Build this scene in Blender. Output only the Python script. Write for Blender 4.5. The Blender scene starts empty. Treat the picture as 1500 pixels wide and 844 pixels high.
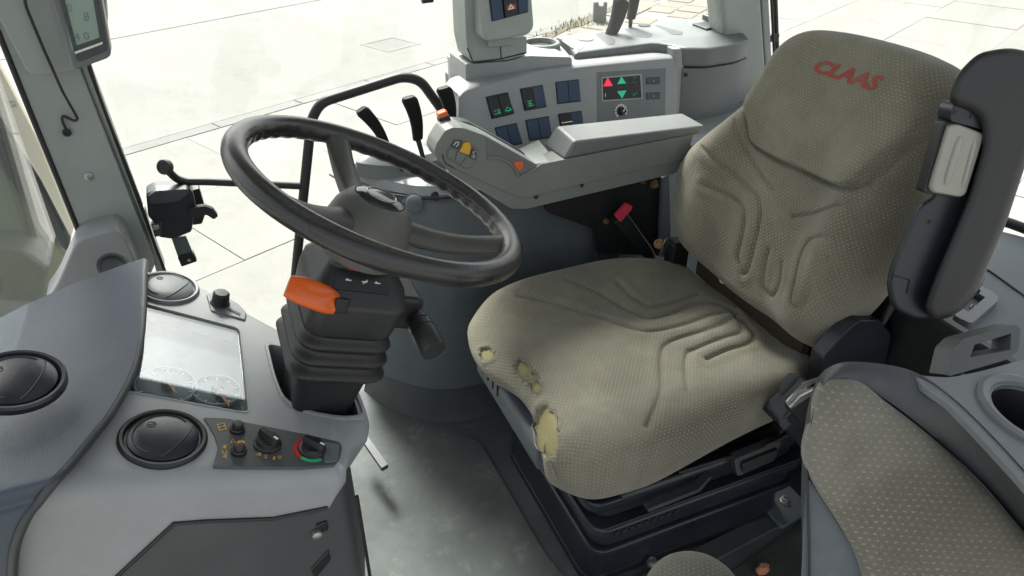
import bpy, bmesh, math, random
from mathutils import Vector, Matrix
from mathutils.bvhtree import BVHTree
from mathutils.geometry import tessellate_polygon
import numpy as np
V = Vector
R = math.radians
random.seed(7)
S = bpy.context.scene
COL = S.collection

# ------------------------------------------------------------------ camera
CAM = V((-.72, -1.05, 1.41)); YAW, PITCH, FOC = R(23), R(32.5), 1080.0
fw = V((math.sin(YAW)*math.cos(PITCH), math.cos(YAW)*math.cos(PITCH), -math.sin(PITCH)))
rt = V((math.cos(YAW), -math.sin(YAW), 0)); upv = rt.cross(fw)
cd = bpy.data.cameras.new('camera'); cam = bpy.data.objects.new('camera', cd); COL.objects.link(cam)
cam.matrix_world = Matrix.Translation(CAM) @ Matrix((rt, upv, -fw)).transposed().to_4x4()
cd.sensor_width = 36; cd.lens = 36*FOC/1500; cd.clip_end = 1000; cd.clip_start = .02
S.camera = cam

# ------------------------------------------------------------------ light
SUN_EL, SUN_AZ = R(50), R(2)          # azimuth from +Y towards +X
w = bpy.data.worlds.new('World'); S.world = w; w.use_nodes = True
wn = w.node_tree; sky = wn.nodes.new('ShaderNodeTexSky'); sky.sky_type = 'NISHITA'; sky.sun_disc = False
sky.sun_elevation = SUN_EL; sky.sun_rotation = SUN_AZ; sky.dust_density = 4; sky.air_density = 1.0
bg = wn.nodes['Background']; bg.inputs[1].default_value = .115
hs_ = wn.nodes.new('ShaderNodeHueSaturation'); hs_.inputs['Saturation'].default_value = .28   # a veiled, nearly white sky
wn.links.new(sky.outputs[0], hs_.inputs['Color']); wn.links.new(hs_.outputs[0], bg.inputs[0])
sl = bpy.data.lights.new('sun', 'SUN'); sl.energy = 4.0; sl.angle = R(20); sl.color = (1, .98, .94)
so = bpy.data.objects.new('sun', sl); COL.objects.link(so)
sd = V((math.sin(SUN_AZ)*math.cos(SUN_EL), math.cos(SUN_AZ)*math.cos(SUN_EL), math.sin(SUN_EL)))
so.rotation_euler = sd.to_track_quat('Z', 'Y').to_euler()
S.view_settings.view_transform = 'Standard'; S.view_settings.look = 'None'
S.view_settings.exposure = 1.55; S.view_settings.gamma = 1.0
S.render.engine = 'CYCLES'
S.cycles.use_denoising = True; S.cycles.max_bounces = 10; S.cycles.diffuse_bounces = 6
S.cycles.transparent_max_bounces = 12; S.cycles.caustics_reflective = False; S.cycles.caustics_refractive = False
S.cycles.sample_clamp_indirect = 6

# ------------------------------------------------------------------ pixel rays of the photograph -> points on real planes
def ray(x, y): return fw + rt*((x-750)/FOC) - upv*((y-422)/FOC)
def PP(x, y, p, n):
    d = ray(x, y); return CAM + d*((V(p)-CAM).dot(n)/d.dot(n))
def PX(x, y, v): d = ray(x, y); return CAM + d*((v-CAM.x)/d.x)
def PY(x, y, v): d = ray(x, y); return CAM + d*((v-CAM.y)/d.y)
def PZ(x, y, v): d = ray(x, y); return CAM + d*((v-CAM.z)/d.z)
def PD(x, y, d): return CAM + ray(x, y).normalized()*d

# ------------------------------------------------------------------ materials
def nt_of(name):
    m = bpy.data.materials.new(name); m.use_nodes = True
    return m, m.node_tree, m.node_tree.nodes['Principled BSDF']
def N(t, kind, **kw):
    n = t.nodes.new('ShaderNode'+kind)
    for k, v in kw.items(): setattr(n, k, v)
    return n
def mth(t, op, a, b=None, c=None):
    n = N(t, 'Math', operation=op)
    for i, x in enumerate((a, b, c)):
        if x is None: continue
        if isinstance(x, (int, float)): n.inputs[i].default_value = x
        else: t.links.new(x, n.inputs[i])
    return n.outputs[0]
def noise(t, vec, scale, detail=3, rough=.55):
    n = N(t, 'TexNoise'); n.inputs['Scale'].default_value = scale; n.inputs['Detail'].default_value = detail
    n.inputs['Roughness'].default_value = rough; t.links.new(vec, n.inputs['Vector']); return n.outputs[0]
def ramp(t, fac, a, b):
    n = N(t, 'MapRange'); t.links.new(fac, n.inputs[0]); n.inputs[1].default_value = a; n.inputs[2].default_value = b
    n.interpolation_type = 'SMOOTHSTEP'; return n.outputs[0]
def mix(t, fac, a, b):
    n = N(t, 'Mix', data_type='RGBA')
    for i, x in ((0, fac), (6, a), (7, b)):
        if isinstance(x, (int, float)): n.inputs[i].default_value = x
        elif isinstance(x, tuple): n.inputs[i].default_value = (*x, 1)
        else: t.links.new(x, n.inputs[i])
    return n.outputs[2]
def bump(t, h, strength, dist, prev=None):
    n = N(t, 'Bump'); n.inputs['Strength'].default_value = strength; n.inputs['Distance'].default_value = dist
    t.links.new(h, n.inputs['Height'])
    if prev: t.links.new(prev, n.inputs['Normal'])
    return n.outputs[0]
def plastic(name, col, rough=.5, grain=900, gstr=.25, dust=.25, dustcol=None, spec=.5, coat=0):
    m, t, b = nt_of(name)
    tc = N(t, 'TexCoord').outputs['Object']
    dustcol = dustcol or tuple(min(1, c*1.3+.035) for c in col)
    n1 = noise(t, tc, 7, 5, .62); n2 = noise(t, tc, 60, 4, .6); n3 = noise(t, tc, 380, 2)
    f = mth(t, 'MULTIPLY', ramp(t, n1, .35, .75), dust)
    f = mth(t, 'MULTIPLY_ADD', ramp(t, n2, .5, .85), dust*.5, f)
    c = mix(t, f, col, dustcol)
    c = mix(t, mth(t, 'MULTIPLY', ramp(t, n3, .62, .8), .18), c, tuple(x*.7 for x in col))
    for rot, sc_ in (((.3, .2, .6), (700, 9, 9)), ((.1, .5, -.9), (9, 620, 14))):                     # faint scuffs and scratches
        mp = N(t, 'Mapping'); mp.inputs['Rotation'].default_value = rot; mp.inputs['Scale'].default_value = sc_; t.links.new(tc, mp.inputs[0])
        sc2 = mth(t, 'MULTIPLY', ramp(t, noise(t, mp.outputs[0], 1, 2), .66, .76), ramp(t, n1, .5, .66))
        c = mix(t, mth(t, 'MULTIPLY', sc2, .35*dust/.3), c, dustcol)
    t.links.new(c, b.inputs['Base Color'])
    t.links.new(mth(t, 'MULTIPLY_ADD', n1, .28, rough-.14), b.inputs['Roughness'])
    b.inputs['Specular IOR Level'].default_value = spec
    if gstr:
        v = N(t, 'TexVoronoi'); v.inputs['Scale'].default_value = grain; t.links.new(tc, v.inputs['Vector'])
        t.links.new(bump(t, v.outputs[0], gstr, .0006), b.inputs['Normal'])
    if coat: b.inputs['Coat Weight'].default_value = coat
    return m
def plain(name, col, rough=.4, metal=0, emit=0):
    m, t, b = nt_of(name)
    tc = N(t, 'TexCoord').outputs['Object']; n1 = noise(t, tc, 45, 4)
    t.links.new(mix(t, mth(t, 'MULTIPLY', n1, .3), col, tuple(c*.7 for c in col)), b.inputs['Base Color'])
    t.links.new(mth(t, 'MULTIPLY_ADD', n1, .2, rough-.1), b.inputs['Roughness'])
    b.inputs['Metallic'].default_value = metal
    if emit:
        b.inputs['Emission Color'].default_value = (*col, 1); b.inputs['Emission Strength'].default_value = emit
    return m
def glass(name, tint=(1, 1, 1), dirt=.05, ior=1.5):
    m, t, b = nt_of(name); t.nodes.remove(b)
    tr = N(t, 'BsdfTransparent'); tr.inputs[0].default_value = (*tint, 1)
    gl = N(t, 'BsdfGlossy'); gl.inputs['Roughness'].default_value = .02
    fr = N(t, 'Fresnel'); bf = N(t, 'NewGeometry').outputs['Backfacing']
    t.links.new(mth(t, 'MULTIPLY_ADD', bf, 1/ior-ior, ior), fr.inputs[0])
    mx = N(t, 'MixShader'); t.links.new(fr.outputs[0], mx.inputs[0]); t.links.new(tr.outputs[0], mx.inputs[1]); t.links.new(gl.outputs[0], mx.inputs[2])
    df = N(t, 'BsdfDiffuse'); df.inputs[0].default_value = (.55, .55, .5, 1)
    tc = N(t, 'TexCoord').outputs['Object']
    f = mth(t, 'MULTIPLY', ramp(t, noise(t, tc, 9, 6, .7), .35, .85), dirt)
    m2 = N(t, 'MixShader'); t.links.new(f, m2.inputs[0]); t.links.new(mx.outputs[0], m2.inputs[1]); t.links.new(df.outputs[0], m2.inputs[2])
    t.links.new(m2.outputs[0], t.nodes['Material Output'].inputs[0])
    return m
def fabric(name, base, dark, dot1, dot2, px=.0092, py=.0058, wear=.6):
    m, t, b = nt_of(name)
    uv = N(t, 'UVMap').outputs[0]; sp = N(t, 'SeparateXYZ'); t.links.new(uv, sp.inputs[0])
    tc = N(t, 'TexCoord').outputs['Object']
    wob = mth(t, 'MULTIPLY_ADD', noise(t, tc, 25, 2), .006, -.003)
    ux = mth(t, 'ADD', sp.outputs[0], wob); uy = mth(t, 'ADD', sp.outputs[1], wob)
    rowf = mth(t, 'DIVIDE', uy, py); row = mth(t, 'FLOOR', rowf)
    uu = mth(t, 'ADD', mth(t, 'DIVIDE', ux, px), mth(t, 'MULTIPLY', mth(t, 'MODULO', row, 2), .5))
    du = mth(t, 'MULTIPLY', mth(t, 'SUBTRACT', mth(t, 'FRACT', uu), .5), px/.0021)
    dv = mth(t, 'MULTIPLY', mth(t, 'SUBTRACT', mth(t, 'FRACT', rowf), .5), py/.0013)
    d2 = mth(t, 'ADD', mth(t, 'MULTIPLY', du, du), mth(t, 'MULTIPLY', dv, dv))
    mask = ramp(t, d2, 1.3, .5)
    cell = N(t, 'CombineXYZ'); t.links.new(mth(t, 'FLOOR', uu), cell.inputs[0]); t.links.new(row, cell.inputs[1])
    wnz = N(t, 'TexWhiteNoise', noise_dimensions='2D'); t.links.new(cell.outputs[0], wnz.inputs['Vector'])
    rnd = wnz.outputs['Value']
    dotc = mix(t, mth(t, 'GREATER_THAN', rnd, .45), dot1, dot2)
    n1 = noise(t, tc, 4, 5, .62); n2 = noise(t, tc, 28, 4, .6); n3 = noise(t, tc, 520, 2, .7)
    c = mix(t, ramp(t, n1, .38, .64), tuple(x*1.08 for x in base), dark)
    c = mix(t, mth(t, 'MULTIPLY', ramp(t, n2, .45, .8), .35), c, dark)
    c = mix(t, mth(t, 'MULTIPLY', ramp(t, n3, .4, .75), .45), c, tuple(x*1.5 for x in base))
    # diagonal weave threads
    wv = N(t, 'TexWave', wave_type='BANDS', bands_direction='DIAGONAL'); wv.inputs['Scale'].default_value = 190
    t.links.new(uv, wv.inputs['Vector']); wv.inputs['Distortion'].default_value = 1.0
    c = mix(t, mth(t, 'MULTIPLY', wv.outputs['Fac'], .28), c, tuple(x*.62 for x in base))
    fade = mth(t, 'MULTIPLY', mask, mth(t, 'MULTIPLY_ADD', ramp(t, n2, .7, .35), wear, .85-wear))
    fade = mth(t, 'MULTIPLY', fade, mth(t, 'MULTIPLY_ADD', rnd, .4, .6))
    c = mix(t, fade, c, dotc)
    t.links.new(c, b.inputs['Base Color']); b.inputs['Roughness'].default_value = .92
    b.inputs['Specular IOR Level'].default_value = .2
    b.inputs['Sheen Weight'].default_value = .25; b.inputs['Sheen Roughness'].default_value = .5
    h = mth(t, 'ADD', mth(t, 'MULTIPLY', wv.outputs['Fac'], .5), mth(t, 'ADD', n3, mask))
    t.links.new(bump(t, n2, .12, .004, bump(t, h, .5, .0012)), b.inputs['Normal'])
    return m

M = {}
M['light'] = plastic('light_grey_plastic', (.275, .288, .288), .44, 1100, .3, .3)
M['mid'] = plastic('mid_grey_plastic', (.135, .148, .150), .38, 1100, .3, .35)
M['pale'] = plastic('pale_grey_plastic', (.31, .335, .31), .5, 1100, .22, .3)
M['arm'] = plastic('armrest_grey_plastic', (.175, .19, .175), .5, 1300, .25, .3)
M['armpad'] = plastic('armrest_pad_grey', (.135, .145, .145), .38, 1500, .35, .25)
M['hood'] = plastic('slate_soft_plastic', (.050, .068, .093), .42, 700, .55, .3, (.10, .115, .13))
M['slate'] = plastic('slate_plastic', (.092, .110, .118), .52, 900, .3, .45)
M['lower'] = plastic('dark_lower_panel', (.060, .066, .066), .5, 900, .3, .35)
M['black'] = plastic('black_plastic', (.010, .011, .012), .42, 900, .25, .22, (.035, .035, .035))
M['blackblue'] = plastic('blue_black_plastic', (.013, .017, .023), .30, 900, .2, .3, (.04, .046, .055))
M['rubber'] = plastic('black_rubber', (.013, .013, .013), .5, 500, .2, .3, (.04, .04, .038))
M['wheel'] = plastic('worn_wheel_foam', (.018, .018, .017), .27, 1200, .05, .3, (.055, .055, .05), .6)
M['hub'] = plastic('dusty_hub_plastic', (.078, .078, .069), .45, 1200, .2, .7, (.13, .13, .112))
M['spoke'] = plastic('grey_spoke_foam', (.046, .046, .041), .40, 1200, .12, .4, (.09, .09, .08))
M['gloss'] = plain('glossy_black', (.02, .02, .022), .12)
M['trim'] = plastic('charcoal_trim', (.042, .047, .050), .42, 500, .6, .4, (.09, .1, .1))
M['switchblue'] = plastic('blue_switch_blank', (.022, .045, .095), .45, 1500, .2, .4, (.06, .09, .14))
M['orange'] = plain('orange_plastic', (.72, .125, .018), .22)
M['yellow'] = plain('yellow_button', (.75, .42, .02), .35)
M['red'] = plain('red_print', (.50, .025, .03), .5)
M['pinkred'] = plain('red_buckle_button', (.62, .05, .09), .35)
M['green'] = plain('green_print', (.04, .42, .20), .5)
M['redlit'] = plain('red_lamp', (.75, .02, .06), .4, 0, .35)
M['greenlit'] = plain('green_lamp', (.01, .35, .16), .4, 0, .25)
M['white'] = plain('white_print', (.75, .76, .72), .5)
M['amber'] = plain('amber_print', (.62, .42, .08), .5)
M['steel'] = plain('worn_steel', (.55, .55, .53), .3, 1)
M['bolt'] = plain('rusty_bolt', (.28, .17, .08), .6, .6)
M['zinc'] = plain('dull_zinc', (.42, .42, .40), .45, .9)
M['brown'] = plain('dark_brown_strip', (.045, .028, .018), .7)
M['clear'] = plain('clear_grip_plastic', (.36, .36, .305), .22)
M['foam'] = plastic('yellow_foam', (.29, .262, .142), .9, 260, .7, .5, (.34, .30, .12), .1)
M['thread'] = plain('frayed_thread', (.30, .28, .21), .9)
M['soil'] = mat_soil() if False else plain('soil', (.12, .10, .07), .95)
M['sett'] = plain('tan_sett', (.205, .190, .16), .9)
M['leverblack'] = plastic('lever_black', (.008, .008, .008), .6, 500, .2, .15, (.012, .012, .012), .2)
def mat_light_panel():  # translucent sheet for the added overhead light panel
    m, t, b = nt_of('added_frosted_panel'); t.nodes.remove(b); tr = N(t, 'BsdfTranslucent'); tr.inputs[0].default_value = (.30, .31, .30, 1)
    t.links.new(tr.outputs[0], t.nodes['Material Output'].inputs[0]); return m
M['light_panel'] = mat_light_panel()
M['glass'] = glass('window_glass', (.96, .972, .955), .05)
M['column'] = plastic('dusty_column_plastic', (.020, .021, .022), .42, 900, .25, .4, (.06, .06, .058))
M['screen'] = plain('lcd_screen', (.13, .18, .15), .35, 0, .18)
M['dialface'] = plain('dial_face', (.022, .028, .032), .4)
M['fabric'] = fabric('seat_fabric', (.214, .202, .152), (.145, .136, .100), (.385, .375, .32), (.36, .335, .23))
M['fabric2'] = fabric('passenger_fabric', (.190, .184, .150), (.130, .124, .097), (.33, .325, .275), (.33, .31, .175), .0098, .0074, .5)
M['lcdglass'] = glass('instrument_glass', (.9, .95, .97), .03, 1.85)

def mat_floor():
    m, t, b = nt_of('floor_mat_rubber'); tc = N(t, 'TexCoord').outputs['Object']
    n1 = noise(t, tc, 4.5, 6, .65); n2 = noise(t, tc, 17, 6, .7); n3 = noise(t, tc, 420, 2)
    c = mix(t, ramp(t, n1, .38, .68), (.060, .071, .068), (.092, .104, .100))
    c = mix(t, mth(t, 'MULTIPLY', ramp(t, n2, .52, .72), .5), c, (.19, .20, .185))
    c = mix(t, mth(t, 'MULTIPLY', ramp(t, n3, .45, .7), .3), c, (.05, .055, .055))
    t.links.new(c, b.inputs['Base Color']); t.links.new(mth(t, 'MULTIPLY_ADD', n2, .3, .6), b.inputs['Roughness'])
    t.links.new(bump(t, n3, .3, .001, bump(t, n1, .3, .01)), b.inputs['Normal']); return m
def mat_carpet():
    m, t, b = nt_of('coarse_floor_mat'); tc = N(t, 'TexCoord').outputs['Object']
    n3 = noise(t, tc, 330, 3, .7); n1 = noise(t, tc, 12, 4)
    c = mix(t, ramp(t, n3, .4, .7), (.02, .022, .02), (.10, .10, .09)); c = mix(t, mth(t, 'MULTIPLY', n1, .4), c, (.09, .085, .07))
    t.links.new(c, b.inputs['Base Color']); b.inputs['Roughness'].default_value = .95
    t.links.new(bump(t, n3, .8, .003), b.inputs['Normal']); return m
def mat_pave(name, a, bcol, stain):
    m, t, b = nt_of(name); tc = N(t, 'TexCoord').outputs['Object']
    n1 = noise(t, tc, .55, 6, .65); n2 = noise(t, tc, 2.2, 8, .75); n3 = noise(t, tc, 45, 4, .7)
    c = mix(t, ramp(t, n1, .35, .7), a, bcol)
    c = mix(t, mth(t, 'MULTIPLY', ramp(t, n2, .48, .72), .6), c, stain)
    c = mix(t, mth(t, 'MULTIPLY', ramp(t, n3, .52, .72), .3), c, tuple(x*.55 for x in a))
    t.links.new(c, b.inputs['Base Color']); b.inputs['Roughness'].default_value = .9
    t.links.new(bump(t, n3, .3, .01), b.inputs['Normal']); return m
M['floor'] = mat_floor(); M['carpet'] = mat_carpet()
M['road'] = mat_pave('smooth_concrete', (.180, .182, .168), (.205, .206, .190), (.135, .135, .12))
M['slab'] = mat_pave('pale_concrete_slab', (.205, .204, .188), (.228, .226, .21), (.155, .152, .136))
M['joint'] = mat_pave('gritty_joint', (.192, .191, .176), (.212, .21, .195), (.16, .157, .14))
M['drain'] = mat_pave('drain_concrete', (.165, .17, .16), (.20, .20, .19), (.13, .13, .12))
M['post'] = mat_pave('grey_post', (.16, .17, .165), (.22, .225, .22), (.12, .12, .11))
M['grass'] = plain('weed_green', (.16, .22, .07), .8)
M['paint'] = plain('green_bodywork', (.24, .27, .19), .25)
M['padblack'] = plastic('armrest_pad_black', (.016, .017, .018), .5, 420, .6, .25, (.036, .036, .036))
M['dirtdark'] = plain('dark_intake', (.05, .06, .06), .4)
M['cream'] = plain('cream_bodywork', (.60, .57, .46), .5)

# ------------------------------------------------------------------ objects
ORG = {}
def thing(name, label, cat, loc=(0, 0, 0), group=None):
    o = bpy.data.objects.new(name, None); COL.objects.link(o); o.location = loc
    o.empty_display_size = .05
    o['label'] = label; o['category'] = cat
    if group: o['group'] = group
    ORG[o.name] = V(loc); return o
def tag(o, label, cat, group=None):
    o['label'] = label; o['category'] = cat
    if group: o['group'] = group
    return o
def mk(name, verts, faces, mat, parent=None, bevel=0, seg=3, ang=38, sub=0, uv=None, fix=True):
    org = ORG[parent.name] if parent else V((0, 0, 0))
    me = bpy.data.meshes.new(name)
    me.from_pydata([tuple(V(v)-org) for v in verts], [], faces)
    if fix:
        bm = bmesh.new(); bm.from_mesh(me); bmesh.ops.recalc_face_normals(bm, faces=bm.faces); bm.to_mesh(me); bm.free()
    me.polygons.foreach_set('use_smooth', [True]*len(me.polygons))
    if ang: me.set_sharp_from_angle(angle=R(ang))
    if uv is not None:
        lay = me.uv_layers.new(name='UVMap')
        for l in me.loops: lay.data[l.index].uv = uv[l.vertex_index]
    me.materials.append(mat)
    o = bpy.data.objects.new(name, me); COL.objects.link(o)
    if parent: o.parent = parent
    ORG[o.name] = org
    if bevel:
        b = o.modifiers.new('bevel', 'BEVEL'); b.width = bevel; b.segments = seg; b.limit_method = 'ANGLE'; b.angle_limit = R(35)
        b.harden_normals = True; b.use_clamp_overlap = True
    if sub:
        s = o.modifiers.new('subdivision', 'SUBSURF'); s.levels = s.render_levels = sub
    return o
def slab(name, loop, vec, mat, parent=None, holes=(), bevel=.002, seg=3):
    """a polygon with real thickness (and holes), extruded along vec"""
    loops = [list(map(V, loop))] + [list(map(V, h)) for h in holes]
    tri = tessellate_polygon(loops) if (len(loops) > 1) else None
    vs = [p for l in loops for p in l]; n = len(vs); vec = V(vec)
    verts = vs + [p+vec for p in vs]; faces = []
    if tri:
        faces += [tuple(t) for t in tri] + [tuple(i+n for i in reversed(t)) for t in tri]
    else:
        faces += [tuple(range(n)), tuple(range(2*n-1, n-1, -1))]
    k = 0
    for l in loops:
        m = len(l)
        for i in range(m):
            a, b = k+i, k+(i+1) % m
            faces.append((a, b, b+n, a+n))
        k += m
    return mk(name, verts, faces, mat, parent, bevel, seg)
def box(name, c, size, mat, parent=None, bevel=.003, axes=None, seg=3):
    ax = axes or (V((1, 0, 0)), V((0, 1, 0)), V((0, 0, 1))); h = [s/2 for s in size]; c = V(c)
    loop = [c+ax[0]*(sx*h[0])+ax[1]*(sy*h[1])-ax[2]*h[2] for sx, sy in ((-1, -1), (1, -1), (1, 1), (-1, 1))]
    return slab(name, loop, ax[2]*size[2], mat, parent, (), bevel, seg)
def spline(pts, n=8, closed=False):
    pts = [V(p) for p in pts]; m = len(pts); out = []
    for i in range(m if closed else m-1):
        if closed: p0, p1, p2, p3 = pts[i-1], pts[i], pts[(i+1) % m], pts[(i+2) % m]
        else: p0, p1, p2, p3 = pts[max(i-1, 0)], pts[i], pts[i+1], pts[min(i+2, m-1)]
        for k in range(n):
            t = k/n
            out.append(.5*((2*p1)+(p2-p0)*t+(2*p0-5*p1+4*p2-p3)*t*t+(3*p1-p0-3*p2+p3)*t**3))
    if not closed: out.append(pts[-1])
    return out
def rnd(loop, r, n=5, only=None):
    """round the corners of a closed loop"""
    loop = [V(p) for p in loop]; m = len(loop); out = []
    for i in range(m):
        p = loop[i]
        if only is not None and i not in only: out.append(p); continue
        a, b = loop[i-1]-p, loop[(i+1) % m]-p
        d = min(r, a.length*.45, b.length*.45)
        A, B = p+a.normalized()*d, p+b.normalized()*d
        for k in range(n+1):
            t = k/n; out.append(A*(1-t)**2+p*2*t*(1-t)+B*t*t)
    return out
def rndpath(pts, r, n=6):
    pts = [V(p) for p in pts]; out = [pts[0]]
    for i in range(1, len(pts)-1):
        p = pts[i]; a, b = pts[i-1]-p, pts[i+1]-p; d = min(r, a.length*.48, b.length*.48)
        A, B = p+a.normalized()*d, p+b.normalized()*d
        out += [A*(1-t/n)**2+p*2*(t/n)*(1-t/n)+B*(t/n)**2 for t in range(n+1)]
    return out+[pts[-1]]
def loft(name, rings, mat, parent=None, caps=True, bevel=0, ang=38, uv=None, sub=0, closed=True):
    n = len(rings[0]); verts = [p for r in rings for p in r]; faces = []
    for i in range(len(rings)-1):
        for k in range(n if closed else n-1):
            a, b = i*n+k, i*n+(k+1) % n
            faces.append((a, b, b+n, a+n))
    if caps: faces += [tuple(range(n-1, -1, -1)), tuple(range((len(rings)-1)*n, len(rings)*n))]
    return mk(name, verts, faces, mat, parent, bevel, 3, ang, sub, uv)
def frame_of(d, hint=V((0, 0, 1))):
    d = d.normalized(); u = d.cross(hint)
    if u.length < 1e-3: u = d.cross(V((1, 0, 0)))
    u.normalize(); return u, d.cross(u).normalized() * -1
def tube(name, pts, rad, mat, parent=None, n=12, caps=True):
    pts = [V(p) for p in pts]; m = len(pts); rings = []
    rad = rad if isinstance(rad, (list, tuple)) else [rad]*m
    u = None
    for i, p in enumerate(pts):
        d = (pts[min(i+1, m-1)]-pts[max(i-1, 0)]).normalized()
        if u is None: u = frame_of(d)[0]
        u = (u-d*u.dot(d)).normalized(); v = d.cross(u)
        rings.append([p+u*(rad[i]*math.cos(2*math.pi*k/n))+v*(rad[i]*math.sin(2*math.pi*k/n)) for k in range(n)])
    return loft(name, rings, mat, parent, caps, 0, 50)
def lathe(name, c, axis, prof, mat, parent=None, n=40, caps=True, ang=35, xdir=None, sx=1, sy=1):
    """prof = [(radius, height along axis)]"""
    axis = V(axis).normalized(); u = V(xdir).normalized() if xdir is not None else frame_of(axis)[0]
    u = (u-axis*u.dot(axis)).normalized(); v = axis.cross(u); c = V(c)
    rings = [[c+axis*h+u*(sx*r*math.cos(2*math.pi*k/n))+v*(sy*r*math.sin(2*math.pi*k/n)) for k in range(n)] for r, h in prof]
    return loft(name, rings, mat, parent, caps, 0, ang)
def rrect(c, ux, uy, hx, hy, r, n=5):
    c = V(c); out = []
    for sx, sy, a0 in ((1, 1, 0), (-1, 1, 90), (-1, -1, 180), (1, -1, 270)):
        for k in range(n+1):
            a = R(a0+90*k/n)
            out.append(c+ux*(sx*(hx-r)+r*math.cos(a))+uy*(sy*(hy-r)+r*math.sin(a)))
    return out
def text(name, s, fn, mat, parent, shear=0, bold=0, cuts=0, thick=0, nrm=None):
    """lettering as flat mesh: fn(u, v) with u, v in 0..1 over the text's box gives the world point"""
    cu = bpy.data.curves.new('font_tmp', 'FONT'); cu.body = s; cu.shear = shear; cu.offset = bold; cu.resolution_u = 3
    ob = bpy.data.objects.new('font_tmp', cu); COL.objects.link(ob)
    dg = bpy.context.evaluated_depsgraph_get(); me = bpy.data.meshes.new_from_object(ob.evaluated_get(dg))
    bpy.data.objects.remove(ob); bpy.data.curves.remove(cu)
    bm = bmesh.new(); bm.from_mesh(me); bmesh.ops.triangulate(bm, faces=bm.faces)
    for _ in range(cuts): bmesh.ops.subdivide_edges(bm, edges=[e for e in bm.edges if e.calc_length() > .08], cuts=1, use_grid_fill=False); bmesh.ops.triangulate(bm, faces=bm.faces)
    xs = [v.co.x for v in bm.verts]; ys = [v.co.y for v in bm.verts]
    x0, x1, y0, y1 = min(xs), max(xs), min(ys), max(ys)
    bm.verts.index_update()
    verts = [fn((v.co.x-x0)/(x1-x0), (v.co.y-y0)/(y1-y0)) for v in bm.verts]
    faces = [tuple(v.index for v in f.verts) for f in bm.faces]; bm.free(); bpy.data.meshes.remove(me)
    return mk(name, verts, faces, mat, parent, ang=0, fix=False)
def quadfn(bl, br, tr, tl, fn=None):
    def g(u, v):
        q = [bl[i]*(1-u)*(1-v)+br[i]*u*(1-v)+tr[i]*u*v+tl[i]*(1-u)*v for i in range(len(bl))]
        return fn(*q) if fn else V(q)
    return g
def plate(name, px, fn, nrm, th, mat, parent, lift=0, bevel=.002, holes=(), r=0, seg=3):
    """outline traced on a real surface, given its own thickness"""
    nrm = V(nrm).normalized()
    loop = [fn(*p)+nrm*lift for p in px]
    if r: loop = rnd(loop, r)
    return slab(name, loop, -nrm*th, mat, parent, [[fn(*p)+nrm*lift for p in h] for h in holes], bevel, seg)
# ================================================================== the ground outside and the cab shell
def struct(o): o['kind'] = 'structure'; return o
GZ = -1.25
G0 = V((-1.57, 6.40, GZ)); gx = V((.903, .43, 0)).normalized(); gy = V((-gx.y, gx.x, 0))
def G(s, t, z=0): return G0 + gx*s + gy*t + V((0, 0, z))
pave = struct(slab('pavement', [V((-150, -150, GZ-.007)), V((200, -150, GZ-.007)), V((200, 200, GZ-.007)), V((-150, 200, GZ-.007))], V((0, 0, -.3)), M['joint'], None, (), 0))
sw_, sl_ = 1.28, 1.62
m0 = None; rng = random.Random(3)
for r_ in range(6):
    for c_ in range(-1, 12):
        s0 = c_*sl_ + (r_ % 2)*.7 - 1.0
        cpt = G(s0+sl_/2, -.09-sw_*(r_+.5))
        d = cpt + V((0, 0, 0)) - CAM
        dep = d.dot(fw)
        if dep < 1 or abs(d.dot(rt)/dep) > .95 or d.dot(upv)/dep < -.5 or d.dot(upv)/dep > .62: continue
        if m0 is None:
            h = [V((a*(sl_/2-.0025), b*(sw_/2-.0025), 0)) for a, b in ((-1, -1), (1, -1), (1, 1), (-1, 1))]
            o = slab('paving_slab', h, V((0, 0, -.06)), M['slab'], None, (), .0012, 1); m0 = o
        else:
            o = m0.copy(); COL.objects.link(o)
        o.parent = pave
        o.location = cpt + V((0, 0, .0+rng.uniform(-.003, .003)))
        o.rotation_euler = (rng.uniform(-.002, .002), rng.uniform(-.002, .002), math.atan2(gx.y, gx.x)+rng.uniform(-.002, .002))
struct(slab('road', [G(-30, .11, -.001), G(60, .11, -.001), G(60, 4.3, -.001), G(-30, 4.3, -.001)], V((0, 0, -.02)), M['road'], None, (), 0))
struct(slab('yard', [G(-40, 4.36, .0), G(90, 4.36, .0), G(90, 80, .0), G(-40, 80, .0)], V((0, 0, -.02)), M['road'], None, (), 0))
dc = thing('drain_channel', 'narrow grey concrete drain channel crossing the pale pavement', 'drain', G(0, 0))
for k in range(-3, 17):
    slab('channel_stone', [G(k*1.0+.006, -.075, .002), G(k*1.0+.994, -.075, .002), G(k*1.0+.994, .1, .002), G(k*1.0+.006, .1, .002)], V((0, 0, -.05)), M['drain'], dc, (), .006, 1)
p = PZ(572, 65, GZ)
dcv = thing('drain_cover', 'square grey metal drain cover set in the road', 'drain cover', tuple(p))
fl = [p+gx*a*.30+gy*b*.30+V((0, 0, .004)) for a, b in ((-1, -1), (1, -1), (1, 1), (-1, 1))]
fi = [p+gx*a*.25+gy*b*.25+V((0, 0, .004)) for a, b in ((-1, -1), (1, -1), (1, 1), (-1, 1))]
slab('frame', fl, V((0, 0, -.02)), M['drain'], dcv, [fi], .003, 1)
for k in range(7):
    y_ = -.22+k*.073
    slab('bar', [p+gx*a*.25+gy*(y_+b*.026)+V((0, 0, .001)) for a, b in ((-1, -1), (1, -1), (1, 1), (-1, 1))], V((0, 0, -.02)), M['drain'], dcv, (), .003, 1)
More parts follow.
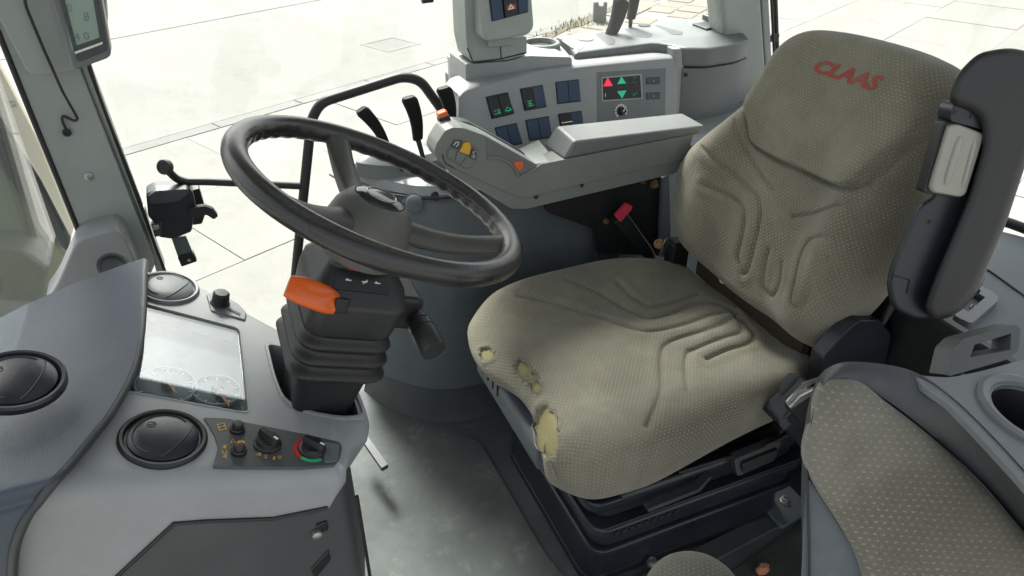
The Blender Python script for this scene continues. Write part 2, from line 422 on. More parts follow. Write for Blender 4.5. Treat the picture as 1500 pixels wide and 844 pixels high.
# short post with a notched top
p = PZ(878, 34, GZ)
bo = thing('bollard', 'short grey notched post standing on the pavement outside', 'post', tuple(p))
q = lambda a, z: p+rt*a+V((0, 0, z))
slab('post', [q(-.10, 0), q(.10, 0), q(.105, .30), q(.06, .31), (q(.045, .25)), q(-.02, .25), q(-.035, .31), q(-.10, .30)], fw.cross(V((0, 0, 1))).cross(V((0, 0, 1)))*-.15, M['post'], bo, (), .012, 2)
# weeds in the joint
vs, fs = [], []
rg = random.Random(5)
def blade(p, h, a, wd):
    i = len(vs); d = V((math.cos(a), math.sin(a), 0)); n_ = V((-d.y, d.x, 0))*wd
    vs.extend([p-n_, p+n_, p+d*h*.5+V((0, 0, h))]); fs.append((i, i+1, i+2))
A_, B_ = PZ(700, 100, GZ), PZ(905, 8, GZ)
for k in range(190):
    t = rg.random(); t = t if rg.random() < .4 else .62+.2*rg.gauss(0, .4)
    pp = A_.lerp(B_, t)+V((rg.gauss(0, .10), rg.gauss(0, .10), .002))
    blade(pp, rg.uniform(.02, .075), rg.uniform(0, 6.28), rg.uniform(.006, .016))
for k in range(60):
    pp = p+V((rg.gauss(0, .16), rg.gauss(-.06, .1), .002)); blade(pp, rg.uniform(.03, .10), rg.uniform(0, 6.28), .012)
ab = (B_-A_).normalized(); an = V((ab.y, -ab.x, 0)); al2 = (B_-A_).length; rs = random.Random(4)
e1 = [A_+ab*(al2*k/24)+an*(.05+rs.uniform(0, .10))+V((0, 0, .008)) for k in range(25)]; e2 = [A_+ab*(al2*k/24)-an*(.04+rs.uniform(0, .09))+V((0, 0, .008)) for k in range(25)]
struct(slab('soil', e1+e2[::-1], V((0, 0, -.03)), M['soil'], None, (), 0))
sm0 = None
for r_ in range(4):
    for c_ in range(11):
        if rs.random() < .06: continue
        cpt = A_+ab*(.5+c_*.46+(r_ % 2)*.2)+an*(.36+r_*.42)
        if sm0 is None:
            sm0 = slab('paving_stone', [ab*a*.218+an*b*.198 for a, b in ((-1, -1), (1, -1), (1, 1), (-1, 1))], V((0, 0, -.05)), M['sett'], None, (), .012, 1); o = sm0
        else: o = sm0.copy(); COL.objects.link(o)
        o.parent = pave; o.location = cpt+V((0, 0, .012+rs.uniform(-.003, .004))); o.rotation_euler = (rs.uniform(-.006, .006), rs.uniform(-.006, .006), rs.uniform(-.02, .02))
g_ = mk('grass', vs, fs, M['grass'], None, ang=0, fix=False); g_['kind'] = 'stuff'; g_['label'] = 'small green weeds growing in the pavement joint'; g_['category'] = 'weeds'

# ---- floor, roof
fl = [V((-1.12, -.78, 0)), V((1.3, -.78, 0)), V((1.3, .70, 0)), V((-1.12, .70, 0))]
struct(slab('floor', fl, V((0, 0, -.08)), M['floor'], None, (), .01))
rf = [V((-1.15, -.74, 1.72)), V((1.35, -.74, 1.72)), V((1.35, .76, 1.72)), V((-1.15, .76, 1.72))]
light_panel = [V((x_, y_, 1.72)) for x_, y_ in ((-.80, -.42), (.35, -.42), (.35, .42), (-.80, .42))]  # opening added in the unseen roof to let daylight down
struct(slab('roof', rf, V((0, 0, .14)), M['pale'], None, [light_panel], .02))
hp_ = slab('added_light_panel', [p+V((0, 0, .05)) for p in light_panel], V((0, 0, .006)), M['light_panel'], None, (), 0); hp_['kind'] = 'structure'  # unseen panel, added to spread soft overhead light into the cab
struct(slab('added_shade_header', [V((-1.1, .665, 1.42)), V((1.34, .665, 1.42)), V((1.34, .665, 1.715)), V((-1.1, .665, 1.715))], V((0, .08, 0)), M['mid'], None, (), .02))  # unseen slab added above the side window to hold back sky and sun

# ---- front pillar
ap = thing('front_pillar', 'pale grey front pillar trim with a screw, between windscreen and side window', 'pillar', tuple(PY(125, 420, .55)))
f55 = lambda x, y: PY(x, y, .55)
slab('pillar_panel', rnd([f55(*a) for a in [(-43, -60), (80, -60), (117, 104), (212, 345), (228, 385), (205, 440), (120, 425), (118, 345), (45, 160)]], .01, 3), V((0, .09, 0)), M['pale'], ap, (), .007)
slab('edge_strip', [PY(*a, .565) for a in [(81, -60), (96, -60), (129, 102), (196, 281), (243, 405), (232, 410), (214, 345), (119, 104)]], V((0, .075, 0)), M['pale'], ap, (), .005)
tube('window_seal', spline([PY(*a, .572) for a in [(98, -60), (131, 102), (198, 281), (222, 350), (250, 425), (262, 470)]], 6), .0055, M['rubber'], ap, 8)
tube('windscreen_seal', spline([PY(*a, .552) for a in [(-46, -60), (-1, 50), (43, 160), (85, 263), (115, 338), (117, 348), (100, 384), (72, 428)]], 6), .0058, M['rubber'], ap, 8)
slab('upper_cover', rnd([PY(*a, .505) for a in [(-40, -60), (150, -60), (158, 40), (106, 106), (42, 110), (-2, 25)]], .012, 3), V((0, .05, 0)), M['pale'], ap, (), .006)
lathe('cable_eyelet', PY(98, 194, .547), (0, -1, 0), [(.008, 0), (.008, .003), (.0045, .004), (.003, .002)], M['rubber'], ap, 18)
sp_ = PY(130, 259, .549); lathe('screw', sp_, (0, -1, 0), [(.0085, 0), (.0085, .0015), (.0055, .003), (.0055, .005), (.002, .0055), (.002, .003)], M['zinc'], ap, 18)
bs = slab('base_trim', rnd([PY(*a, .47) for a in [(112, 352), (168, 336), (182, 347), (198, 380), (206, 410), (150, 450), (60, 450), (82, 420)]], .02, 4), V((0, .09, 0)), M['light'], ap, (), .009)
lathe('side_vent', PY(166, 392, .40), V((.35, -.5, .8)), [(.030, 0), (.030, .006), (.025, .006), (.022, .002), (.0, .001)], M['trim'], ap, 28)
# ---- monitor and cable
mo = thing('pillar_monitor', 'grey pillar monitor with a dim green screen at the top left', 'monitor', tuple(PY(120, 60, .47)))
slab('housing', rnd([PY(*a, .452) for a in [(58, -60), (139, -60), (163, 80), (158, 86), (112, 103), (105, 98)]], .008, 3), V((0, .05, 0)), M['mid'], mo, (), .005)
slab('bezel', rnd([PY(*a, .447) for a in [(70, -60), (135, -60), (158, 74), (113, 92)]], .006, 3), V((0, .008, 0)), M['trim'], mo, [[PY(*a, .447) for a in [(80, -50), (128, -50), (146, 56), (112, 68), (84, -40)]]], .002)
slab('screen', [PY(*a, .451) for a in [(78, -55), (131, -55), (149, 59), (105, 74)]], V((0, .004, 0)), M['screen'], mo, (), 0)
slab('silver_strip', [PY(*a, .4445) for a in [(109, 76), (150, 61), (151, 65), (110, 80)]], V((0, .003, 0)), M['steel'], mo, (), .0008)
M['lcdtext'] = plain('lcd_digits', (.085, .12, .098), .4, 0, .1)
for (x, y, s, wd, hh) in ((95, 8, '10', 12, 12), (124, 20, '8', 8, 12), (102, 50, '24 0', 30, 11)):
    text('lettering', s, quadfn((x, y+hh), (x+wd, y+hh-3), (x+wd-3, y-3), (x-3, y), lambda a, b: PY(a, b, .4502)), M['lcdtext'], mo)
cb = tube('cable', rndpath([PY(*a, .492) for a in [(26, -60), (38, 10), (62, 68), (92, 135)]]+[PY(114, 174, .535), PY(110, 178, .54), PY(91, 169, .543), PY(91, 178, .543), PY(98, 192, .545)], .006, 4), .0026, M['rubber'], None, 8)
tag(cb, 'thin black cable hanging down the grey front pillar', 'cable')
# ---- window catch on the side window
la = thing('window_catch', 'black window catch block with lever at the foot of the pillar', 'window latch', tuple(PY(250, 345, .6)))
f60 = lambda x, y: PY(x, y, .60)
slab('catch_body', rnd([PY(*a, .57) for a in [(214, 285), (226, 279), (276, 275), (283, 283), (287, 300), (281, 340), (254, 351), (232, 348), (229, 330), (217, 318)]], .006, 3), V((0, .05, 0)), M['blackblue'], la, (), .004)
slab('catch_top', rnd([PY(*a, .562) for a in [(216, 288), (228, 280), (275, 277), (277, 285), (262, 296), (220, 300)]], .004, 3), V((0, .03, 0)), M['trim'], la, (), .003)
slab('strike_plate', [PY(*a, .566) for a in [(221, 329), (237, 327), (238, 345), (227, 348)]], V((0, .02, 0)), M['dirtdark'], la, (), .002)
slab('bolt', [PY(*a, .562) for a in [(223, 331), (233, 330), (234, 336), (224, 338)]], V((0, .02, 0)), M['steel'], la, (), .002)
slab('handle', rnd([PY(*a, .558) for a in [(276, 306), (300, 302), (313, 307), (320, 317), (313, 322), (303, 315), (277, 320)]], .004, 3), V((0, .014, 0)), M['black'], la, (), .003)
slab('rear_block', rnd([PY(*a, .612) for a in [(278, 280), (292, 276), (302, 310), (296, 328), (282, 330)]], .004, 3), V((0, .03, 0)), M['black'], la, (), .004)
slab('strap', rnd([PY(*a, .60) for a in [(251, 349), (272, 346), (283, 372), (262, 380)]], .003, 3), V((0, .008, 0)), M['slate'], la, (), .002)
slab('strap_end', rnd([PY(*a, .596) for a in [(260, 377), (283, 370), (289, 383), (266, 391)]], .003, 3), V((0, .016, 0)), M['black'], la, (), .003)
lathe('rivet', PY(277, 381, .595), (0, -1, 0), [(.004, 0), (.004, .002), (.001, .003)], M['zinc'], la, 12)
slab('mount', rnd([PY(*a, .58) for a in [(202, 314), (212, 309), (222, 345), (220, 356), (209, 352)]], .004, 3), V((0, .04, 0)), M['light'], la, (), .005)

# ---- grab rail
gr = thing('grab_rail', 'bent black tube grab rail in front of the side window', 'grab rail', tuple(PY(428, 440, .6)))
f6 = lambda x, y: PY(x, y, .60)
tube('rail', rndpath([f6(424, 500), f6(433, 400), f6(456, 175), f6(470, 150), f6(590, 112), f6(616, 118), f6(668, 190), f6(672, 230)], .05, 8), .0115, M['rubber'], gr, 16)
tube('cross_bar', rndpath([f6(450, 273), f6(300, 266), f6(262, 266), PY(246, 250, .585), PY(238, 244, .575)], .03, 6), .0085, M['rubber'], gr, 14)
e0 = PY(237, 243, .572); lathe('end_cap', e0+V((.012, .004, -.006)), V((-.55, -.75, .35)), [(.010, 0), (.0155, .004), (.0165, .012), (.0155, .018), (.012, .0195), (.006, .020)], M['rubber'], gr, 24)

# ---- rear pillar, black rod
rp = thing('rear_pillar', 'pale grey rear pillar behind the right console', 'pillar', tuple(PY(1100, 150, .66)))
slab('pillar_panel', [PY(*a, .665) for a in [(1052, -60), (1112, -60), (1120, 60), (1128, 180), (1088, 190), (1063, 60)]], V((0, .08, 0)), M['pale'], rp, (), .012)
slab('side_strip', [PY(*a, .675) for a in [(1112, -60), (1124, -60), (1136, 180), (1128, 180), (1119, 60)]], V((0, .06, 0)), M['light'], rp, (), .006)
tube('pillar_seal', [PY(1127, -60, .69), PY(1139, 180, .69)], .004, M['rubber'], rp, 8)
rd = thing('window_strut', 'thin black rod with a clamp beside the rear pillar', 'strut', tuple(PY(1140, 150, .70)))
tube('rod', [PY(1133, -60, .72), PY(1141, 160, .72)], .0075, M['black'], rd, 12)
box('clamp', PY(1132, 55, .71), (.034, .02, .022), M['black'], rd, .004)
box('clamp_bolt', PY(1125, 55, .70), (.016, .012, .012), M['black'], rd, .003)

# ---- panes
def pane(name, label, loop, th, cat='window'):
    o = slab(name, loop, th, M['glass'], None, (), 0); return tag(o, label, cat)
pane('side_window', 'large clear side window pane between the grey pillars', [V((-.96, .66, .03)), V((.64, .66, .03)), V((.64, .70, 1.71)), V((-.96, .70, 1.71))], V((0, .005, 0)))
pane('rear_side_window', 'clear pane behind the driver seat, right of the rear pillar', [V((.84, .72, .55)), V((1.33, .72, .55)), V((1.33, .74, 1.71)), V((.84, .74, 1.71))], V((0, .005, 0)))
pane('rear_window', 'clear rear window pane behind the folded armrest at the right edge', [V((1.332, .72, .62)), V((1.332, -.72, .62)), V((1.332, -.72, 1.71)), V((1.332, .74, 1.71))], V((.005, 0, 0)))
pane('windscreen', 'dusty windscreen corner left of the front pillar', [V((-1.06, -.66, .69)), V((-1.06, .54, .69)), V((-1.04, .54, 1.71)), V((-1.04, -.66, 1.71))], V((-.005, 0, 0)))
# ---- bodywork seen through the windscreen
eh = thing('engine_hood', 'blurred green and dark bodywork seen through the windscreen', 'bodywork', tuple(PY(30, 440, .72)))
slab('green_panel', [PY(*a, .74) for a in [(-60, 120), (-20, 200), (100, 365), (112, 372), (70, 450), (40, 520), (-60, 520)]], V((-.2, .25, 0)), M['paint'], eh, (), .03)
slab('dark_panel', [PY(*a, .70) for a in [(-60, 75), (0, 172), (60, 265), (104, 350), (100, 375), (88, 362), (-10, 235), (-60, 160)]], V((0, .03, 0)), M['dirtdark'], eh, (), .012)
slab('cream_strip', [PY(*a, .68) for a in [(-60, -30), (0, 100), (55, 205), (108, 335), (104, 350), (60, 265), (0, 172), (-60, 75)]], V((0, .03, 0)), M['cream'], eh, (), .006)
lathe('screw', PY(18, 153, .679), (0, -1, 0), [(.006, 0), (.005, .003), (.001, .004)], M['zinc'], eh, 14)
# ================================================================== dashboard
DN = V((.30, -.06, .95)).normalized(); D0 = PD(530, 610, 1.18)
dp = lambda x, y: PP(x, y, D0, DN)
ds = thing('dashboard', 'light grey dashboard with slate hood, round air vents and climate knobs', 'dashboard', (-.85, 0, 0))
# outline of the top panel (front part lies under the hood)
far = [dp(203, 393), dp(287, 416), dp(358, 453), dp(420, 486), dp(480, 528), dp(527, 572), dp(541, 612)]
near_y = -.282
def at_near(x):                                                  # the crease: panel plane meets the side wall
    p = V((x, near_y, 0)); p.z = D0.z - ((p.x-D0.x)*DN.x+(p.y-D0.y)*DN.y)/DN.z; return p
def on_dp(x, y): p = at_near(x); p.z = D0.z - ((x-D0.x)*DN.x+(y-D0.y)*DN.y)/DN.z; return p.__class__((x, y, p.z))
top = far + [dp(536, 636), dp(514, 650), dp(510, 668), at_near(-.652), at_near(-.69), at_near(-.75), at_near(-.815), at_near(-.845), at_near(-.872), at_near(-.90), at_near(-.95), at_near(-1.0), at_near(-1.06), at_near(-1.12)]+[dp(*a) for a in [(88, 656), (116, 620), (142, 582), (166, 540), (178, 500), (184, 440), (186, 402)]]
top = rnd(top, .02, 4, only=[6, 10])
socket = rnd([dp(*a) for a in [(392, 506), (416, 512), (470, 528), (515, 566), (532, 610), (500, 612), (452, 604), (418, 588), (404, 556)]], .03, 4)
clus = rnd([dp(*a) for a in [(176, 436), (205, 443), (352, 481), (366, 607), (180, 573), (168, 570)]], .012, 4)
nv = len(top)
gro = sorted([(q_.x, q_.z) for q_ in (PY(*a, near_y) for a in [(100, 906), (170, 846), (255, 768), (300, 765), (400, 761), (480, 745), (500, 738)])]); gx_ = [a for a, b in gro]; gz_ = [b for a, b in gro]
def low_z(p):
    if p.y < -.2 and p.x < -.62:
        return float(np.interp(p.x, gx_, gz_))
    return p.z-.075
# rounded shoulder all round: large radius on the door side, small elsewhere
nrm2 = []
for i, p in enumerate(top):
    d = (top[(i+1) % nv]-top[i-1]); n_ = V((-d.y, d.x, 0)).normalized(); nrm2.append(n_)
ctr = sum(top, V())/nv
if sum((p-ctr).dot(n_) for p, n_ in zip(top, nrm2)) < 0: nrm2 = [-n_ for n_ in nrm2]
rad_ = [.030 if p.y < -.27 else (.014 if p.x > -.8 and i < 19 else .006) for i, p in enumerate(top)]
for i in range(nv): pass
def tri_z(q): return D0.z-((q.x-D0.x)*DN.x+(q.y-D0.y)*DN.y)/DN.z
inner = []
for p, n_, r_ in zip(top, nrm2, rad_): q_ = p-n_*r_; q_.z = tri_z(q_); inner.append(q_)
loops = [inner, socket, clus]; allp = [p for l in loops for p in l]
tri = tessellate_polygon(loops); verts = list(allp); faces = [tuple(t) for t in tri]
tot = len(allp); prev = list(range(nv))
for a in (20, 40, 58, 74, 90):
    b0 = len(verts)
    for p, n_, r_, q_ in zip(top, nrm2, rad_, inner): verts.append(V((q_.x+n_.x*r_*math.sin(R(a)), q_.y+n_.y*r_*math.sin(R(a)), q_.z+(p.z-q_.z)*math.sin(R(a))-r_*(1-math.cos(R(a))))))
    for i in range(nv): j = (i+1) % nv; faces.append((prev[i], prev[j], b0+j, b0+i))
    prev = list(range(b0, b0+nv))
b0 = len(verts)
for p in top: verts.append(V((p.x-(.045*max(0, min(1, (p.x+.68)/.05)) if p.y < .2 else 0), p.y, low_z(p))))
for i in range(nv): j = (i+1) % nv; faces.append((prev[i], prev[j], b0+j, b0+i))
off = nv
for l, dpt in ((socket, .10), (clus, .035)):
    b0 = len(verts); verts += [p-DN*dpt for p in l]; m = len(l)
    for i in range(m): j = (i+1) % m; faces.append((off+i, off+j, b0+j, b0+i))
    off += m
mk('body', verts, faces, M['light'], ds, 0, 3, 50)
slab('socket_floor', [p-DN*.098 for p in socket], -DN*.01, M['black'], ds, (), 0)
# raised lip round the column socket
cs = sum(socket, V((0, 0, 0)))/len(socket)
slab('socket_lip', [cs+(p-cs)*1.10+DN*.004 for p in socket], -DN*.012, M['light'], ds, [[cs+(p-cs)*1.005+DN*.004 for p in socket]], .003)
# lower dark body
lo = [V(a) for a in ((-1.1, -.268, .60), (-.96, -.268, .62), (-.905, -.268, .63), (-.80, -.268, .63), (-.688, -.268, .61), (-.650, -.255, .60), (-.632, -.20, .60), (-.625, .02, .60), (-.75, .16, .58), (-1.1, .24, .58))]
lob = [V((p.x*1.0-(.035 if p.x > -.75 else 0), p.y, 0.003)) for p in lo]
loft('lower_panel', [lob, [V((p.x, p.y, .35)) for p in lo], lo], M['lower'], ds, True, .012)
# the side box of the lower body (storage flap) with its seams
tube('panel_seam', [V((-.636, -.262, z)) + V((-.0, 0, 0)) for z in (.56, .35)]+[V((-.668, -.262, .02))], .003, M['black'], ds, 6)
slab('side_recess', [PY(*a, -.271) for a in [(455, 835), (482, 806), (485, 822), (462, 850)]], V((0, .01, 0)), M['black'], ds, (), .003)
lathe('latch', PY(464, 781, -.27), (0, -1, 0), [(.008, 0), (.007, .006), (.002, .008)], M['zinc'], ds, 16)
box('latch_plate', PY(472, 771, -.268), (.016, .008, .02), M['black'], ds, .003)
tube('groove', [PY(*a, -.2835) for a in [(170, 846), (255, 767), (300, 764), (400, 760), (480, 744)]], .0028, M['rubber'], ds, 6)

# hood over the instruments
hp = lambda x, y: PP(x, y, D0+DN*.022, DN)
edge = [hp(211, 379), hp(209, 400), hp(208, 440), hp(204, 490), hp(190, 545), hp(160, 600), hp(133, 634), hp(104, 670), hp(74, 703)] + [PY(52, 731, -.292), PY(36, 752, -.299), PY(19, 795, -.303), PY(14, 850, -.303), PY(10, 920, -.303)]
es = spline(edge, 7)
rings = []
for i, p in enumerate(es):
    rings.append(p)
ns = len(es)
def hood_pt(p, k, i):
    # k metres forwards along -X, gently swelling
    f = min(1, i/ns*1.6)
    bul = .006*math.sin(min(k/.25, 1)*math.pi*.5); dz = -(.20*k+.35*k*k)*max(0, 1-i/(ns*.55))
    t = (es[min(i+1, ns-1)]-es[max(i-1, 0)]).normalized(); nn = t.cross(V((-1, 0, 0))).normalized()
    if nn.z < 0 and i < ns*.6: nn = -nn
    if nn.y > 0 and i >= ns*.6: nn = -nn
    return p+V((-k, 0, dz))+nn*bul
cols = [0, .004, .012, .03, .07, .13, .2, .3, .42]
tip = es[0]
grid = []
# far tip curls over and down
for a in (150, 110, 75, 40, 15):
    ra = R(a); grid.append([V((x_, tip.y+.016*math.sin(ra), tip.z-.016+.016*math.cos(ra)))+V((-c, 0, .006*math.sin(min(c/.25, 1)*1.57)-.20*c-.35*c*c)) for c, x_ in [(c, tip.x) for c in cols]])
for i, p in enumerate(es): grid.append([hood_pt(p, c, i) for c in cols])
nr, nc = len(grid), len(cols)
vs = [p for r in grid for p in r]; fs = []
for i in range(nr-1):
    for j in range(nc-1): a = i*nc+j; fs.append((a, a+1, a+nc+1, a+nc))
ho = mk('hood', vs, fs, M['hood'], ds, ang=50)
so_ = ho.modifiers.new('thickness', 'SOLIDIFY'); so_.thickness = .012; so_.offset = -1
bv = ho.modifiers.new('bevel', 'BEVEL'); bv.width = .0045; bv.segments = 3; bv.limit_method = 'ANGLE'; bv.angle_limit = R(50)
rim = tube('hood_edge', [r[0]+V((.002, 0, 0))-DN*.007 for r in grid[5:]], .0062, M['trim'], ds, 8)
# round air vents
def vent(c, n, r, rot, mat, mat2):
    n = n.normalized(); xd = (V((math.cos(rot), math.sin(rot), 0))); xd = (xd-n*xd.dot(n)).normalized(); yd = n.cross(xd)
    v = lathe('air_vent', c, n, [(r*1.06, -.004), (r*1.05, .003), (r*1.0, .006), (r*.93, .0055), (r*.89, .001), (r*.86, -.002), (r*.3, -.004)], mat, ds, 48)
    dome = [(r*.855, -.002), (r*.84, .004), (r*.74, .0075), (r*.5, .010), (r*.2, .0113), (.0005, .0115)]
    lathe('vent_flap', c, n, dome, mat2, v, 48, False)
    def hgt(q):
        rr = q/r
        return np.interp(rr, [.0, .2, .5, .74, .84], [.0115, .0113, .010, .0075, .004])
    def sp(a, b): return c+xd*(a*r)+yd*(b*r)+n*(float(hgt(math.hypot(a, b)*r))+.0002)
    tube('flap_seam', [sp(.32+.18*math.cos(t), .7*math.sin(t)) for t in np.linspace(-1.35, 1.35, 13)], .0011, M['rubber'], v, 6)
    tube('flap_seam', [sp(-.05+.72*math.cos(t)*.9, .72*math.sin(t)) for t in np.linspace(1.2, 4.9, 17)], .0011, M['rubber'], v, 6)
    tube('flap_mark', [sp(-.42+.1*math.cos(t), .12+.1*math.sin(t)) for t in np.linspace(0, 6.28, 13)], .0006, M['rubber'], v, 5)
    tube('flap_mark', [sp(-.48+.12*t, .06+.12*t) for t in (0, 1)], .0006, M['rubber'], v, 5)
    return v
v1 = vent(dp(239, 643), DN, .0525, -.6, M['black'], M['blackblue'])
v1['label'] = 'black round air vent beside the climate panel'
vent(dp(246, 423), DN, .0475, -.6, M['mid'], M['mid'])
vp = hp(24, 570); vent(V((vp.x, vp.y, vp.z))+DN*.013, V((.25, -.12, .96)), .054, -.3, M['blackblue'], M['blackblue'])

# instrument cluster
fl_ = [p-DN*.033 for p in clus]
slab('cluster_floor', fl_, -DN*.006, M['trim'], ds, (), 0)
bez = slab('cluster_bezel', [p+DN*.0015 for p in clus], -DN*.006, M['pale'], ds, [[cs2 for cs2 in [sum(clus, V())/len(clus)+(p-sum(clus, V())/len(clus))*.984+DN*.0015 for p in clus]]], .001)
slab('cluster_glass', [sum(clus, V())/len(clus)+(p-sum(clus, V())/len(clus))*.97-DN*.002 for p in clus], -DN*.003, M['lcdglass'], ds, (), 0)
dq = lambda x, y: PP(x, y, D0-DN*.026, DN)
for (x, y, rx, ang_) in ((243, 566, .042, 40), (317, 573, .034, 160)):
    c = dq(x, y); xd = (dq(x+10, y)-c).normalized(); yd = DN.cross(xd)
    g = lathe('dial', c, DN, [(rx, -.006), (rx, 0), (.0004, .0002)], M['dialface'], ds, 40, True, 35, xd, 1, 1)
    lathe('dial_ring', c, DN, [(rx*1.03, -.002), (rx*1.03, .004), (rx*.97, .004), (rx*.97, -.002)], M['pale'], g, 40, False, 35, xd)
    for k in range(9):
        a = R(200+k*35); d = xd*math.cos(a)+yd*math.sin(a); e = DN.cross(d)
        slab('tick', [c+d*rx*.78-e*.0008, c+d*rx*.93-e*.0008, c+d*rx*.93+e*.0008, c+d*rx*.78+e*.0008], DN*.0008, M['white'], g, (), 0)
    for rr, (bx, by) in ((.009, (.05, .1)), (.008, (.15, -.45)))[:1 if rx > .04 else 2]:
        cc = c+xd*bx*rx+yd*by*rx
        lathe('needle_hub', cc, DN, [(rr, 0), (rr*.9, .008), (.001, .009)], M['black'], g, 18)
        a = R(-70); d = xd*math.cos(a)+yd*math.sin(a); e = DN.cross(d)
        slab('needle', [cc-e*.0022+DN*.006, cc+d*.03-e*.001+DN*.006, cc+d*.03+e*.001+DN*.006, cc+e*.0022+DN*.006], DN*.002, M['orange'], g, (), 0)

# rotary switch on its base plate
plate('switch_base', [(302, 433), (316, 428), (350, 448), (361, 460), (359, 471), (309, 457)], dp, DN, .006, M['mid'], ds, .0035, .002, (), .004)
kc = dp(322, 447); lathe('rotary_knob', kc, DN, [(.0165, 0), (.0165, .004), (.0145, .006), (.0135, .024), (.011, .0265), (.001, .027)], M['black'], ds, 26)
plate('slot', [(334, 453), (352, 462), (351, 465), (333, 456)], dp, DN, .002, M['rubber'], ds, .0048, .0003)

# climate panel
cl = plate('climate_panel', [(297, 613), (330, 614), (400, 628), (460, 640), (497, 649), (501, 656), (498, 672), (490, 683), (440, 687), (311, 686), (316, 670), (319, 656), (314, 640), (306, 626)], dp, DN, .005, M['lower'], ds, .0025, .0018, (), .004)
plate('end_cap', [(474, 649), (497, 653), (494, 678), (474, 681)], dp, DN, .003, M['mid'], cl, .0038, .0012, (), .006)
def kn(name, x, y, prof, mat, n=24): return lathe(name, dp(x, y)+DN*.0025, DN, prof, mat, cl, n)
for (x, y) in ((347, 632), (349, 664)):
    b = kn('push_button', x, y, [(.0105, 0), (.0105, .004), (.009, .006), (.0078, .006), (.0072, .012), (.006, .0135), (.0005, .0138)], M['black'])
    if y > 650: lathe('indicator', dp(x-1, y-3)+DN*.0163, DN, [(.0026, 0), (.002, .0008), (.0003, .001)], M['orange'], b, 14)
lathe('lamp', dp(354, 651)+DN*.0025, DN, [(.0042, 0), (.004, .001), (.0005, .0016)], M['amber'], cl, 16)
def pointer(x, y, rr, h, a):
    k_ = kn('rotary_knob', x, y, [(rr*1.15, 0), (rr*1.15, .003), (rr, .005), (rr*.92, h*.55), (rr*.2, h*.56)], M['black'], 30)
    c = dp(x, y)+DN*(.0025+h*.5); xd = (dp(x+10, y)-dp(x, y)).normalized(); yd = DN.cross(xd)
    d = xd*math.cos(R(a))+yd*math.sin(R(a)); e = DN.cross(d)
    b0 = rrect(c, d, e, rr*1.02, rr*.36, rr*.2, 3); b1 = rrect(c+DN*h*.5, d, e, rr*.98, rr*.24, rr*.15, 3)
    loft('grip', [b0, b1], M['black'], k_, True, .001)
    slab('mark', [c+DN*(h*.5+.0003)+d*rr*u_+e*rr*v_ for u_, v_ in ((.55, -.1), (.97, -.1), (.97, .1), (.55, .1))], DN*.0004, M['white'], k_, (), 0)
pointer(391, 653, .0165, .021, -50); pointer(457, 661, .0165, .019, -38)
c = dp(456, 661)+DN*.0027; xd = (dp(466, 661)-dp(456, 661)).normalized(); yd = DN.cross(xd)
def arc(a0, a1, r0, r1, mat, nm):
    aa = np.linspace(R(a0), R(a1), 12)
    lp = [c+xd*r0*math.cos(a)+yd*r0*math.sin(a) for a in aa]+[c+xd*r1*math.cos(a)+yd*r1*math.sin(a) for a in aa[::-1]]
    slab(nm, lp, DN*.0008, mat, cl, (), 0)
arc(95, 222, .0192, .0255, M['red'], 'hot_mark'); arc(224, 300, .0192, .0245, M['green'], 'cold_mark')
pt = lambda a, b: dp(a, b)+DN*.0029
for s, q_ in (('3', ((374, 668), (381, 671), (383, 665), (376, 662))), ('2', ((385, 673), (391, 674), (392, 669), (386, 668))), ('1', ((399, 676), (402, 676), (403, 671), (400, 671))), ('0', ((407, 675), (412, 674), (411, 669), (406, 670)))):
    text('lettering', s, quadfn(*q_, pt), M['amber'], cl, 0, .01)
text('lettering', 'AC', quadfn((333, 674), (332, 662), (325, 662), (326, 674), pt), M['amber'], cl, 0, .01)
def strokes(ps, mat, par, fn, w=.0007, n=None, name='symbol'):
    for q_ in ps: tube(name, [fn(*a) for a in q_], w, mat, par, 5)
strokes([[(325, 659), (333, 655)], [(326, 655), (332, 659)], [(329, 654), (329, 660)]], M['amber'], cl, pt)
strokes([[(318, 625), (327, 622)], [(319, 629), (329, 626)], [(321, 633), (331, 631)], [(318, 624), (322, 634)], [(328, 622), (331, 632)]], M['amber'], cl, pt)
strokes([[(338, 651), (341, 645), (345, 650), (338, 651)]], M['amber'], cl, pt)

# ================================================================== steering column
WC = V((-.523, -.126, .972)); WN = V((math.sin(R(26.4))*math.cos(R(-6.5)), math.sin(R(26.4))*math.sin(R(-6.5)), math.cos(R(26.4))))
sc = thing('steering_column', 'black steering column with rubber bellows and an orange tilt lever', 'steering column', tuple(dp(455, 585)))
Hc = WC-WN*.085
bot = PP(452, 612, D0-DN*.06, DN)
CA = (Hc-bot).normalized()                                        # column axis, upwards
cdv = V((0, -1, 0)); cdv = (cdv-CA*cdv.dot(CA)).normalized()        # towards the left door
cr = cdv.cross(CA).normalized()                                     # towards the driver
if cr.x < 0: cr = -cr
L = (Hc-bot).length
def ring(h, hx, hy, r, ox=0, oy=0, tilt=0): return rrect(bot+CA*h+cr*ox+cdv*oy, cr, cdv, hx, hy, r, 6)
loft('shroud', [ring(-.02, .040, .046, .016), ring(.06, .046, .054, .018), ring(L*.43, .056, .062, .02)], M['black'], sc, True, .003)
bel = []
h0 = L*.40; nb = 3; hb = L*.24
for k in range(nb*8+1):
    t = k/(nb*8); ph = (k % 8)/8
    bul = .5-.5*math.cos(2*math.pi*ph)
    e = .006+.0115*bul*(1-.25*t)
    bel.append(ring(h0+hb*t, .058+e-.003*t, .064+e-.004*t, .026+.3*e))
loft('bellows', bel, M['rubber'], sc, True, 0, 60)
h1 = h0+hb
